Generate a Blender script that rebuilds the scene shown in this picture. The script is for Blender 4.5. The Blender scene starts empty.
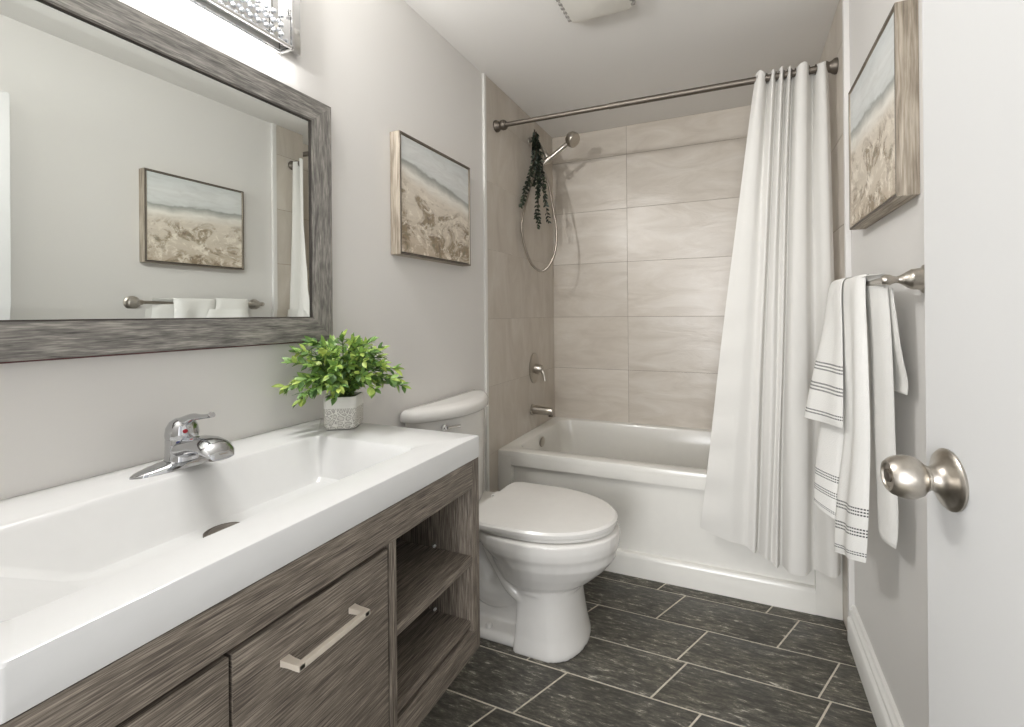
import bpy, bmesh, math, random
from mathutils import Vector, Matrix

random.seed(7)
scene = bpy.context.scene
COL = scene.collection
PI = math.pi

# ------------------------------------------------------------------ camera
FOCAL_PX, PP_X, PP_Y = 435.17, 570.0, 312.85
CAM = Vector((1.1538, 0.0, 1.1933))
yaw, pitch, roll = 0.36585, 0.00104, -0.00897
F = Vector((-math.sin(yaw) * math.cos(pitch), math.cos(yaw) * math.cos(pitch), math.sin(pitch)))
R = Vector((math.cos(yaw), math.sin(yaw), 0))
U = R.cross(F)
R2 = math.cos(roll) * R + math.sin(roll) * U
U2 = -math.sin(roll) * R + math.cos(roll) * U
cd = bpy.data.cameras.new('camera')
cam = bpy.data.objects.new('camera', cd)
COL.objects.link(cam)
cd.sensor_fit = 'HORIZONTAL'
cd.sensor_width = 36.0
cd.lens = FOCAL_PX * 36.0 / 1024.0
cd.shift_x = -(PP_X - 512.0) / 1024.0
cd.shift_y = (PP_Y - 363.5) / 1024.0
cd.clip_start = 0.02
m3 = Matrix((R2, U2, -F)).transposed()
cam.matrix_world = Matrix.Translation(CAM) @ m3.to_4x4()
scene.camera = cam

# ------------------------------------------------------------------ world, lights, exposure
world = bpy.data.worlds.new('world')
scene.world = world
world.use_nodes = True
world.node_tree.nodes['Background'].inputs[0].default_value = (0.98, 0.99, 1.0, 1)
world.node_tree.nodes['Background'].inputs[1].default_value = 0.55

def area(name, loc, direction, sx, sy, watts, col=(1, 1, 1)):
    ld = bpy.data.lights.new(name, 'AREA')
    ld.shape = 'RECTANGLE'
    ld.size, ld.size_y, ld.energy, ld.color = sx, sy, watts, col
    o = bpy.data.objects.new(name, ld)
    COL.objects.link(o)
    o.location = loc
    o.rotation_euler = Vector(direction).to_track_quat('-Z', 'Y').to_euler()
    return o
# unseen fill lamps added beyond the open doorway behind the camera
area('doorway_fill', (0.80, -3.6, 1.45), (0, 1, 0.0), 1.8, 2.1, 92, (0.985, 0.99, 1.0))
area('doorway_near_fill', (0.80, -0.9, 1.45), (-0.15, 1, 0.05), 1.2, 2.0, 11, (0.99, 0.99, 1.0))  # second, nearer fill lamp added to even out the brightness
VANITY_LIGHT_W = 5.6

scene.view_settings.view_transform = 'Standard'
scene.view_settings.look = 'None'
scene.view_settings.gamma = 1.0
scene.view_settings.use_curve_mapping = False
scene.view_settings.exposure = 0.62
scene.cycles.max_bounces = 10
scene.cycles.diffuse_bounces = 6
scene.cycles.caustics_reflective = False
scene.cycles.caustics_refractive = False
scene.cycles.sample_clamp_indirect = 4.0

# ------------------------------------------------------------------ materials
def srgb(r, g, b):
    def f(c):
        c /= 255.0
        return c / 12.92 if c <= 0.04045 else ((c + 0.055) / 1.055) ** 2.4
    return (f(r), f(g), f(b), 1)

class NT:
    def __init__(self, name):
        self.m = bpy.data.materials.new(name)
        self.m.use_nodes = True
        self.t = self.m.node_tree
        self.b = self.t.nodes['Principled BSDF']
        self.out = self.t.nodes['Material Output']
    def n(self, typ, **kw):
        nd = self.t.nodes.new(typ)
        for k, v in kw.items():
            if k.startswith('i_'):
                key = k[2:]
                nd.inputs[int(key) if key.isdigit() else key].default_value = v
            else:
                setattr(nd, k, v)
        return nd
    def l(self, a, ao, b, bi):
        self.t.links.new(a.outputs[ao], b.inputs[bi])
    def ramp(self, stops):
        r = self.n('ShaderNodeValToRGB')
        els = r.color_ramp.elements
        while len(els) < len(stops):
            els.new(0.5)
        for e, (p, c) in zip(els, stops):
            e.position = p
            e.color = c
        return r
    def bump(self, src, out, strength, dist=0.002):
        b = self.n('ShaderNodeBump', i_Strength=strength, i_Distance=dist)
        self.l(src, out, b, 'Height')
        self.l(b, 'Normal', self.b, 'Normal')
        return b
    def set(self, color=None, rough=None, metal=None, **kw):
        if color is not None: self.b.inputs['Base Color'].default_value = color
        if rough is not None: self.b.inputs['Roughness'].default_value = rough
        if metal is not None: self.b.inputs['Metallic'].default_value = metal
        for k, v in kw.items():
            self.b.inputs[k].default_value = v
        return self

def simple(name, color, rough=0.5, metal=0.0, noise=0.0, nscale=30, bump=0.0, **kw):
    t = NT(name).set(color, rough, metal, **kw)
    tc = t.n('ShaderNodeTexCoord')
    if noise or bump:
        nz = t.n('ShaderNodeTexNoise', i_Scale=nscale, i_Detail=4.0)
        t.l(tc, 'Object', nz, 'Vector')
        if noise:
            c = color
            lo = tuple(max(0, v * (1 - noise)) for v in c[:3]) + (1,)
            hi = tuple(min(1, v * (1 + noise)) for v in c[:3]) + (1,)
            r = t.ramp([(0.3, lo), (0.7, hi)])
            t.l(nz, 'Fac', r, 'Fac')
            t.l(r, 'Color', t.b, 'Base Color')
        if bump:
            t.bump(nz, 'Fac', bump)
    return t.m

def wood(name, dark, mid, light, su=3.0, sv=120.0, rough=0.55, bump=0.25, dist=0.3, mixb=0.45):
    """long grain running along the U axis of the UV map (metres)"""
    t = NT(name).set(mid, rough)
    uv = t.n('ShaderNodeUVMap')
    mp = t.n('ShaderNodeMapping')
    mp.inputs['Scale'].default_value = (su, sv, 1)
    t.l(uv, 'UV', mp, 'Vector')
    n1 = t.n('ShaderNodeTexNoise', i_Scale=1.6, i_Detail=5.0, i_Roughness=0.65, i_Distortion=dist)
    t.l(mp, 'Vector', n1, 'Vector')
    mp2 = t.n('ShaderNodeMapping')
    mp2.inputs['Scale'].default_value = (su * 0.5, sv * 0.22, 1)
    t.l(uv, 'UV', mp2, 'Vector')
    n2 = t.n('ShaderNodeTexNoise', i_Scale=1.5, i_Detail=3.0, i_Roughness=0.6)
    t.l(mp2, 'Vector', n2, 'Vector')
    mx = t.n('ShaderNodeMath', operation='MULTIPLY_ADD', i_1=mixb)
    t.l(n2, 'Fac', mx, 0)
    sc = t.n('ShaderNodeMath', operation='MULTIPLY', i_1=1 - mixb)
    t.l(n1, 'Fac', sc, 0)
    t.l(sc, 'Value', mx, 2)
    r = t.ramp([(0.36, dark), (0.49, mid), (0.64, light)])
    t.l(mx, 'Value', r, 'Fac')
    t.l(r, 'Color', t.b, 'Base Color')
    t.bump(mx, 'Value', bump, 0.0015)
    return t.m

M = {}
M['wall'] = simple('painted_wall', srgb(223, 221, 218), 0.6, bump=0.03, nscale=180)
M['ceiling'] = simple('painted_ceiling', srgb(226, 224, 221), 0.75, bump=0.03, nscale=120)
M['white_trim'] = simple('white_trim_paint', srgb(226, 225, 221), 0.35, bump=0.01)
M['door'] = simple('door_paint', srgb(204, 204, 203), 0.4, bump=0.03, nscale=60)
M['porcelain'] = simple('porcelain', srgb(218, 216, 212), 0.12, bump=0.0, noise=0.01)
M['seat_plastic'] = simple('seat_plastic', srgb(219, 217, 213), 0.2, noise=0.01)
M['acrylic'] = simple('tub_acrylic', srgb(219, 217, 211), 0.18, noise=0.01)
M['sink'] = simple('sink_top_white', srgb(212, 212, 211), 0.16, noise=0.01)
M['chrome'] = simple('chrome', srgb(226, 226, 226), 0.07, 1.0, noise=0.02)
M['faucet_chrome'] = simple('faucet_chrome', srgb(196, 197, 199), 0.06, 1.0, noise=0.02)
M['nickel'] = simple('brushed_nickel', srgb(186, 180, 171), 0.3, 1.0, noise=0.06, nscale=200)
M['dark_nickel'] = simple('aged_nickel', srgb(118, 111, 103), 0.5, 1.0, noise=0.08, nscale=120)
M['bar_nickel'] = simple('satin_pull', srgb(226, 216, 202), 0.35, 0.4, noise=0.03)
M['mirror'] = simple('silvered_glass', (0.80, 0.825, 0.80, 1), 0.005, 1.0)
M['vanity_wood'] = wood('vanity_laminate', srgb(54, 47, 41), srgb(106, 97, 87), srgb(160, 150, 137), 10.0, 300.0, dist=0.05, mixb=0.22)
M['frame_wood'] = wood('weathered_grey_wood', srgb(78, 75, 73), srgb(124, 121, 117), srgb(172, 168, 160), 15.0, 200.0, 0.6, 0.4, dist=0.35)
M['picture_wood'] = wood('driftwood_frame', srgb(112, 101, 88), srgb(164, 153, 138), srgb(206, 197, 182), 5.0, 110.0, 0.65, 0.35)
M['frame_edge'] = simple('dark_frame_edge', srgb(98, 90, 82), 0.6, noise=0.15)
M['dark_lip'] = simple('dark_inner_lip', srgb(64, 58, 54), 0.5, noise=0.1)
M['maroon'] = simple('maroon_backing', srgb(96, 52, 54), 0.6, noise=0.1)
M['black_hole'] = simple('dark_gap', srgb(28, 25, 23), 0.8, noise=0.1)
M['cabinet_dark'] = M['vanity_wood']
M['pin'] = simple('clear_shelf_pin', srgb(225, 225, 222), 0.3, noise=0.02)
M['red'] = simple('red_dot', srgb(170, 30, 45), 0.3, noise=0.02)
M['blue'] = simple('blue_dot', srgb(40, 50, 110), 0.3, noise=0.02)
M['fan_white'] = simple('fan_plastic', srgb(214, 211, 204), 0.45, noise=0.01)
M['grey_clip'] = simple('fan_side_slot', srgb(150, 147, 142), 0.5, noise=0.1)
M['stem'] = simple('green_stem', srgb(84, 104, 52), 0.6, noise=0.15)
M['brown_stem'] = simple('dry_stem', srgb(62, 50, 38), 0.7, noise=0.15)
M['soil'] = simple('moss', srgb(70, 84, 46), 0.9, noise=0.3, bump=0.5)
M['grout'] = simple('pale_grout', srgb(204, 197, 182), 0.85, noise=0.12, nscale=90, bump=0.1)
M['wall_grout'] = simple('wall_grout', srgb(150, 141, 129), 0.8, noise=0.05)
M['hose'] = simple('metal_hose', srgb(158, 150, 140), 0.3, 1.0, noise=0.1, nscale=300)
M['ring'] = simple('curtain_ring_metal', srgb(120, 114, 106), 0.3, 1.0, noise=0.05)

def mk_leaf(name, cols):
    t = NT(name).set(None, 0.42)
    g = t.n('ShaderNodeNewGeometry')
    r = t.ramp(cols)
    t.l(g, 'Random Per Island', r, 'Fac')
    t.l(r, 'Color', t.b, 'Base Color')
    tr = t.n('ShaderNodeBsdfTranslucent')
    t.l(r, 'Color', tr, 'Color')
    mx = t.n('ShaderNodeMixShader', i_0=0.22)
    t.l(t.b, 'BSDF', mx, 1)
    t.l(tr, 'BSDF', mx, 2)
    t.l(mx, 'Shader', t.out, 'Surface')
    return t.m
M['leaf'] = mk_leaf('boxwood_leaf', [(0.0, srgb(72, 104, 56)), (0.35, srgb(112, 148, 76)), (0.7, srgb(146, 180, 92)), (1.0, srgb(200, 216, 112))])
M['euc'] = mk_leaf('dark_hanging_leaf', [(0.0, srgb(22, 30, 24)), (0.6, srgb(42, 54, 42)), (1.0, srgb(78, 88, 68))])

def mk_slate():
    t = NT('slate_tile').set(None, 0.42)
    tc = t.n('ShaderNodeTexCoord')
    g = t.n('ShaderNodeNewGeometry')
    off = t.n('ShaderNodeVectorMath', operation='MULTIPLY_ADD')
    off.inputs[1].default_value = (7, 5, 3)
    t.l(g, 'Random Per Island', off, 0)
    t.l(tc, 'Object', off, 2)
    mp = t.n('ShaderNodeMapping')
    mp.inputs['Scale'].default_value = (19, 80, 9)
    mp.inputs['Rotation'].default_value = (0, 0, 0.0)
    t.l(off, 'Vector', mp, 'Vector')
    n1 = t.n('ShaderNodeTexNoise', i_Scale=1.0, i_Detail=8.0, i_Roughness=0.78, i_Distortion=0.25)
    t.l(mp, 'Vector', n1, 'Vector')
    r = t.ramp([(0.30, srgb(44, 43, 39)), (0.47, srgb(73, 71, 65)), (0.58, srgb(104, 101, 93)), (0.66, srgb(196, 192, 181))])
    t.l(n1, 'Fac', r, 'Fac')
    n2 = t.n('ShaderNodeTexNoise', i_Scale=7.0, i_Detail=5.0, i_Roughness=0.6)
    t.l(off, 'Vector', n2, 'Vector')
    r2 = t.ramp([(0.3, (0.72, 0.72, 0.72, 1)), (0.7, (1.25, 1.22, 1.15, 1))])
    t.l(n2, 'Fac', r2, 'Fac')
    mx = t.n('ShaderNodeMixRGB', blend_type='MULTIPLY', i_0=1.0)
    t.l(r, 'Color', mx, 1)
    t.l(r2, 'Color', mx, 2)
    t.l(mx, 'Color', t.b, 'Base Color')
    rr = t.n('ShaderNodeMapRange')
    rr.inputs['To Min'].default_value = 0.3
    rr.inputs['To Max'].default_value = 0.62
    t.l(n2, 'Fac', rr, 'Value')
    t.l(rr, 'Result', t.b, 'Roughness')
    t.bump(n1, 'Fac', 0.5, 0.003)
    return t.m
M['slate'] = mk_slate()

def mk_stone(name, scale):
    t = NT(name).set(None, 0.32)
    tc = t.n('ShaderNodeTexCoord')
    g = t.n('ShaderNodeNewGeometry')
    off = t.n('ShaderNodeVectorMath', operation='MULTIPLY_ADD')
    off.inputs[1].default_value = (5, 5, 9)
    t.l(g, 'Random Per Island', off, 0)
    t.l(tc, 'Object', off, 2)
    mp = t.n('ShaderNodeMapping')
    mp.inputs['Scale'].default_value = scale
    t.l(off, 'Vector', mp, 'Vector')
    n1 = t.n('ShaderNodeTexNoise', i_Scale=1.0, i_Detail=5.0, i_Roughness=0.6, i_Distortion=0.9)
    t.l(mp, 'Vector', n1, 'Vector')
    r = t.ramp([(0.25, srgb(184, 175, 163)), (0.5, srgb(197, 189, 178)), (0.75, srgb(208, 202, 193))])
    t.l(n1, 'Fac', r, 'Fac')
    mr = t.n('ShaderNodeMapRange')
    mr.inputs['To Min'].default_value = 0.965
    mr.inputs['To Max'].default_value = 1.03
    t.l(g, 'Random Per Island', mr, 'Value')
    mx = t.n('ShaderNodeMixRGB', blend_type='MULTIPLY', i_0=1.0)
    t.l(r, 'Color', mx, 1)
    t.l(mr, 'Result', mx, 2)
    t.l(mx, 'Color', t.b, 'Base Color')
    t.bump(n1, 'Fac', 0.55, 0.005)
    return t.m
M['tile_back'] = mk_stone('beige_stone_tile', (3.0, 3.0, 10.0))
M['tile_side'] = mk_stone('beige_stone_tile_upright', (3.0, 9.0, 3.2))

def mk_cloth(name, color, trans, bump, scale, rough=0.9):
    t = NT(name).set(color, rough)
    tc = t.n('ShaderNodeTexCoord')
    nz = t.n('ShaderNodeTexNoise', i_Scale=scale, i_Detail=3.0)
    t.l(tc, 'Object', nz, 'Vector')
    t.bump(nz, 'Fac', bump, 0.002)
    if trans:
        tr = t.n('ShaderNodeBsdfTranslucent', i_Color=color)
        mx = t.n('ShaderNodeMixShader', i_0=trans)
        t.l(t.b, 'BSDF', mx, 1)
        t.l(tr, 'BSDF', mx, 2)
        t.l(mx, 'Shader', t.out, 'Surface')
    return t
M['curtain'] = mk_cloth('curtain_fabric', srgb(220, 218, 213), 0.15, 0.06, 400).m

def mk_towel():
    """white terry cloth; V of the UV map is metres up from the hem, U is metres across"""
    t = mk_cloth('striped_terry', srgb(232, 231, 227), 0.0, 0.5, 420, 0.95)
    uv = t.n('ShaderNodeUVMap')
    sp = t.n('ShaderNodeSeparateXYZ')
    t.l(uv, 'UV', sp, 'Vector')
    total = None
    # three bands of woven dotted lines near the hem
    lines = [(0.028, 0.0021), (0.037, 0.0018),
             (0.088, 0.0019), (0.096, 0.0019), (0.104, 0.0019),
             (0.140, 0.0019), (0.148, 0.0019), (0.156, 0.0019)]
    for c, w in lines:
        d = t.n('ShaderNodeMath', operation='SUBTRACT', i_1=c)
        t.l(sp, 'Y', d, 0)
        a = t.n('ShaderNodeMath', operation='ABSOLUTE')
        t.l(d, 'Value', a, 0)
        lt = t.n('ShaderNodeMath', operation='LESS_THAN', i_1=w)
        t.l(a, 'Value', lt, 0)
        if total is None:
            total = lt
        else:
            ad = t.n('ShaderNodeMath', operation='MAXIMUM')
            t.l(total, 'Value', ad, 0)
            t.l(lt, 'Value', ad, 1)
            total = ad
    fr = t.n('ShaderNodeMath', operation='MULTIPLY', i_1=1 / 0.007)
    t.l(sp, 'X', fr, 0)
    f2 = t.n('ShaderNodeMath', operation='FRACT')
    t.l(fr, 'Value', f2, 0)
    lt = t.n('ShaderNodeMath', operation='LESS_THAN', i_1=0.72)
    t.l(f2, 'Value', lt, 0)
    mu = t.n('ShaderNodeMath', operation='MULTIPLY')
    t.l(total, 'Value', mu, 0)
    t.l(lt, 'Value', mu, 1)
    mx = t.n('ShaderNodeMixRGB', i_1=srgb(232, 231, 227), i_2=srgb(72, 72, 74))
    t.l(mu, 'Value', mx, 0)
    t.l(mx, 'Color', t.b, 'Base Color')
    return t.m
M['towel'] = mk_towel()

def mk_art(name, seed, horizon, slope):
    """loose beach-dune painting on the 0..1 UV square"""
    t = NT(name).set(None, 0.6)
    uv = t.n('ShaderNodeUVMap')
    sp = t.n('ShaderNodeSeparateXYZ')
    t.l(uv, 'UV', sp, 'Vector')
    mp = t.n('ShaderNodeMapping')
    mp.inputs['Location'].default_value = (seed, seed * 0.7, 0)
    t.l(uv, 'UV', mp, 'Vector')
    def noise(sx, sy, detail, rough=0.6, dist=0.0):
        m2 = t.n('ShaderNodeMapping')
        m2.inputs['Scale'].default_value = (sx, sy, 1)
        t.l(mp, 'Vector', m2, 'Vector')
        n = t.n('ShaderNodeTexNoise', i_Scale=1.0, i_Detail=detail, i_Roughness=rough, i_Distortion=dist)
        t.l(m2, 'Vector', n, 'Vector')
        return n
    def math_(op, a, b, c=None):
        n = t.n('ShaderNodeMath', operation=op)
        for i, v in enumerate((a, b, c)):
            if v is None: continue
            if isinstance(v, (int, float)): n.inputs[i].default_value = v
            else: t.l(v[0], v[1], n, i)
        return (n, 'Value')
    X, Y = (sp, 'X'), (sp, 'Y')
    wob = (noise(5, 5, 4), 'Fac')
    # height field measured from the horizon
    h = math_('MULTIPLY_ADD', X, slope, Y)
    h = math_('MULTIPLY_ADD', wob, 0.10, h)
    h = math_('SUBTRACT', h, 0.05 + slope * 0.5, None)
    base = t.ramp([(0.0, srgb(190, 176, 158)), (0.25, srgb(208, 198, 183)), (horizon - 0.16, srgb(216, 207, 194)),
                   (horizon - 0.07, srgb(230, 227, 220)), (horizon - 0.02, srgb(184, 184, 178)), (horizon + 0.01, srgb(158, 160, 156)),
                   (horizon + 0.03, srgb(208, 211, 210)), (0.85, srgb(216, 218, 217)), (1.0, srgb(202, 206, 206))])
    t.l(h[0], h[1], base, 'Fac')
    # brush streaks
    st = noise(4, 16, 5, 0.65, 0.8)
    sr = t.ramp([(0.3, (0.86, 0.85, 0.83, 1)), (0.6, (1.04, 1.04, 1.03, 1))])
    t.l(st, 'Fac', sr, 'Fac')
    m1 = t.n('ShaderNodeMixRGB', blend_type='MULTIPLY', i_0=0.8)
    t.l(base, 'Color', m1, 1)
    t.l(sr, 'Color', m1, 2)
    # dune grass: dark brown and olive blots in the lower part
    g1 = noise(3.2, 4.5, 7, 0.72, 0.9)
    gm = t.ramp([(0.49, (0, 0, 0, 1)), (0.58, (1, 1, 1, 1))])
    t.l(g1, 'Fac', gm, 'Fac')
    low = t.n('ShaderNodeMapRange')
    low.inputs['From Min'].default_value = horizon - 0.10
    low.inputs['From Max'].default_value = horizon - 0.24
    t.l(h[0], h[1], low, 'Value')
    mask = math_('MULTIPLY', (gm, 'Color'), (low, 'Result'))
    mask = math_('MULTIPLY', mask, 0.85)
    gc = t.ramp([(0.35, srgb(104, 88, 70)), (0.5, srgb(142, 124, 98)), (0.65, srgb(120, 112, 92))])
    t.l(noise(14, 10, 4), 'Fac', gc, 'Fac')
    m2 = t.n('ShaderNodeMixRGB')
    t.l(mask[0], mask[1], m2, 0)
    t.l(m1, 'Color', m2, 1)
    t.l(gc, 'Color', m2, 2)
    # pale seed heads
    w1 = noise(9, 9, 6, 0.75, 0.8)
    wm = t.ramp([(0.52, (0, 0, 0, 1)), (0.62, (1, 1, 1, 1))])
    t.l(w1, 'Fac', wm, 'Fac')
    wmask = math_('MULTIPLY', (wm, 'Color'), (low, 'Result'))
    m3_ = t.n('ShaderNodeMixRGB', i_2=srgb(232, 224, 210))
    t.l(wmask[0], wmask[1], m3_, 0)
    t.l(m2, 'Color', m3_, 1)
    t.l(m3_, 'Color', t.b, 'Base Color')
    t.bump(st, 'Fac', 0.15, 0.002)
    return t.m
M['art_a'] = mk_art('dune_painting_art', 3.1, 0.70, 0.16)
M['art_b'] = mk_art('beach_painting_art', 11.7, 0.66, 0.06)

def mk_lace():
    t = NT('embossed_pot').set(None, 0.55)
    tc = t.n('ShaderNodeTexCoord')
    v = t.n('ShaderNodeTexVoronoi', feature='DISTANCE_TO_EDGE', i_Scale=75.0)
    t.l(tc, 'Object', v, 'Vector')
    w = t.n('ShaderNodeTexNoise', i_Scale=130.0, i_Detail=3.0, i_Distortion=2.0)
    t.l(tc, 'Object', w, 'Vector')
    mu = t.n('ShaderNodeMath', operation='MULTIPLY', i_1=2.6)
    t.l(v, 'Distance', mu, 0)
    mi = t.n('ShaderNodeMath', operation='MULTIPLY')
    t.l(mu, 'Value', mi, 0)
    t.l(w, 'Fac', mi, 1)
    r = t.ramp([(0.05, srgb(224, 222, 216)), (0.14, srgb(150, 147, 142)), (0.3, srgb(206, 203, 197))])
    t.l(mi, 'Value', r, 'Fac')
    t.l(r, 'Color', t.b, 'Base Color')
    t.bump(mi, 'Value', 0.5, 0.002)
    return t.m
M['lace'] = mk_lace()
M['pot'] = simple('pot_glaze', srgb(222, 220, 216), 0.5, noise=0.03, nscale=60)

def mk_glass():
    t = NT('clear_glass').set((1, 1, 1, 1), 0.02, 0.0)
    t.b.inputs['Transmission Weight'].default_value = 1.0
    t.b.inputs['IOR'].default_value = 1.3
    return t.m
M['glass'] = mk_glass()
def mk_emit(name, col, s):
    t = NT(name).set(col, 0.4)
    t.b.inputs['Emission Color'].default_value = col
    t.b.inputs['Emission Strength'].default_value = s
    return t.m
M['crystal'] = simple('crystal_beads', srgb(236, 240, 246), 0.08, 0.0, noise=0.02)
M['crystal'].node_tree.nodes['Principled BSDF'].inputs['Transmission Weight'].default_value = 0.45
M['bulb'] = mk_emit('lit_bulb', (1.0, 0.97, 0.92, 1), 9.0)

# ------------------------------------------------------------------ mesh building helpers
class MB:
    def __init__(self):
        self.bm = bmesh.new()
        self.uv = self.bm.loops.layers.uv.new('UVMap')
    def face(self, pts, uvs=None):
        vs = [self.bm.verts.new(p) for p in pts]
        f = self.bm.faces.new(vs)
        if uvs:
            for lp, w in zip(f.loops, uvs):
                lp[self.uv].uv = w
        return f
    def box(self, x0, x1, y0, y1, z0, z1, bev=0.0, grain=1, seg=2):
        bm = self.bm
        vs = [bm.verts.new((x, y, z)) for x in (x0, x1) for y in (y0, y1) for z in (z0, z1)]
        idx = [(0, 1, 3, 2), (4, 6, 7, 5), (0, 4, 5, 1), (2, 3, 7, 6), (0, 2, 6, 4), (1, 5, 7, 3)]
        fs = [bm.faces.new([vs[i] for i in q]) for q in idx]
        axes = [0, 0, 1, 1, 2, 2]
        du, dv = random.random() * 3, random.random() * 3
        for f, ax in zip(fs, axes):
            oth = [a for a in (0, 1, 2) if a != ax]
            ua = grain if grain in oth else oth[0]
            va = [a for a in oth if a != ua][0]
            for lp in f.loops:
                co = lp.vert.co
                lp[self.uv].uv = (co[ua] + du, co[va] + dv + ax * 0.37)
        if bev:
            es = list({e for f in fs for e in f.edges})
            bmesh.ops.bevel(bm, geom=es, offset=bev, segments=seg, profile=0.7, affect='EDGES', clamp_overlap=True)
        return self
    def loft(self, rings, cap0=True, cap1=True, close_rings=False):
        bm = self.bm
        vr = [[bm.verts.new(p) for p in r] for r in rings]
        n = len(vr[0])
        for a, b in zip(vr, vr[1:]):
            for i in range(n):
                j = (i + 1) % n
                bm.faces.new((a[i], a[j], b[j], b[i]))
        if close_rings:
            a, b = vr[-1], vr[0]
            for i in range(n):
                j = (i + 1) % n
                bm.faces.new((a[i], a[j], b[j], b[i]))
        else:
            if cap0: bm.faces.new(list(reversed(vr[0])))
            if cap1: bm.faces.new(vr[-1])
        return self
    def lathe(self, prof, origin, axis, seg=28, hs=1.0):
        origin, axis = Vector(origin), Vector(axis).normalized()
        t = Vector((0, 0, 1)) if abs(axis.z) < 0.9 else Vector((1, 0, 0))
        e1 = axis.cross(t).normalized()
        e2 = axis.cross(e1)
        rings = []
        for r, h in prof:
            rings.append([origin + axis * (h * hs) + (e1 * math.cos(2 * PI * i / seg) + e2 * math.sin(2 * PI * i / seg)) * max(r, 1e-4) for i in range(seg)])
        return self.loft(rings)
    def tube(self, pts, r, seg=12, smooth=0):
        pts = [Vector(p) for p in pts]
        if smooth: pts, r = spline(pts, r, smooth)
        rad = r if isinstance(r, (list, tuple)) else [r] * len(pts)
        rings, up = [], None
        for i, p in enumerate(pts):
            d = (pts[min(i + 1, len(pts) - 1)] - pts[max(i - 1, 0)]).normalized()
            if up is None:
                up = d.orthogonal().normalized()
            up = (up - d * up.dot(d)).normalized()
            sd = d.cross(up)
            rings.append([p + (up * math.cos(2 * PI * k / seg) + sd * math.sin(2 * PI * k / seg)) * rad[i] for k in range(seg)])
        return self.loft(rings)
    def grid(self, nu, nv, fn, uvfn=None):
        bm = self.bm
        vs = [[bm.verts.new(fn(i / nu, j / nv)) for j in range(nv + 1)] for i in range(nu + 1)]
        for i in range(nu):
            for j in range(nv):
                f = bm.faces.new((vs[i][j], vs[i + 1][j], vs[i + 1][j + 1], vs[i][j + 1]))
                if uvfn:
                    for lp, (a, b) in zip(f.loops, ((i, j), (i + 1, j), (i + 1, j + 1), (i, j + 1))):
                        lp[self.uv].uv = uvfn(a / nu, b / nv)
        return self

def spline(pts, r, n):
    """Catmull-Rom through pts"""
    rad = list(r) if isinstance(r, (list, tuple)) else [r] * len(pts)
    P, Q, out, rr = [pts[0]] + pts + [pts[-1]], [rad[0]] + rad + [rad[-1]], [], []
    for i in range(1, len(P) - 2):
        for k in range(n):
            t = k / n
            f = lambda a, b, c, d: 0.5 * ((2 * b) + (c - a) * t + (2 * a - 5 * b + 4 * c - d) * t * t + (3 * b - a - 3 * c + d) * t ** 3)
            out.append(f(P[i - 1], P[i], P[i + 1], P[i + 2]))
            rr.append(f(Q[i - 1], Q[i], Q[i + 1], Q[i + 2]))
    out.append(pts[-1]); rr.append(rad[-1])
    return out, rr

def lerp_table(tab, x):
    """smooth interpolation in a list of (x, y)"""
    if x <= tab[0][0]: return tab[0][1]
    for i in range(len(tab) - 1):
        (a, p), (b, q) = tab[i], tab[i + 1]
        if x <= b:
            t = (x - a) / (b - a)
            m0 = (q - tab[i - 1][1]) / (b - tab[i - 1][0]) if i > 0 else (q - p) / (b - a)
            m1 = (tab[i + 2][1] - p) / (tab[i + 2][0] - a) if i + 2 < len(tab) else (q - p) / (b - a)
            h = b - a
            return ((2 * t ** 3 - 3 * t * t + 1) * p + (t ** 3 - 2 * t * t + t) * h * m0 + (-2 * t ** 3 + 3 * t * t) * q + (t ** 3 - t * t) * h * m1)
    return tab[-1][1]

def tag(o, label=None, cat=None, group=None, kind=None):
    if label: o['label'] = label
    if cat: o['category'] = cat
    if group: o['group'] = group
    if kind: o['kind'] = kind
    return o

def thing(name, label, cat, loc, group=None):
    o = bpy.data.objects.new(name, None)
    o.empty_display_size = 0.05
    COL.objects.link(o)
    o.location = loc
    return tag(o, label, cat, group)

def world_loc(o):
    v = Vector(o.location)
    while o.parent:
        o = o.parent
        v += Vector(o.location)
    return v

def obj(name, mb, mat, parent=None, angle=38, origin=None, smooth=True, label=None):
    """one mesh object; geometry is given in world coordinates and moved to the object's own origin"""
    bm = mb.bm
    bmesh.ops.recalc_face_normals(bm, faces=bm.faces)
    if origin is None:
        xs = [v.co for v in bm.verts]
        origin = Vector((sum(c.x for c in xs) / len(xs), sum(c.y for c in xs) / len(xs), min(c.z for c in xs)))
    origin = Vector(origin)
    bmesh.ops.translate(bm, verts=bm.verts, vec=-origin)
    me = bpy.data.meshes.new(name)
    bm.to_mesh(me)
    bm.free()
    if smooth:
        me.shade_smooth()
        me.set_sharp_from_angle(angle=math.radians(angle))
    for m in (mat if isinstance(mat, (list, tuple)) else [mat]):
        me.materials.append(m)
    o = bpy.data.objects.new(name, me)
    COL.objects.link(o)
    if parent:
        o.parent = parent
        o.location = origin - world_loc(parent)
    else:
        o.location = origin
    if label: o['label'] = label
    return o

def struct(name, mb, mat, **kw):
    return tag(obj(name, mb, mat, **kw), kind='structure')

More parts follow.
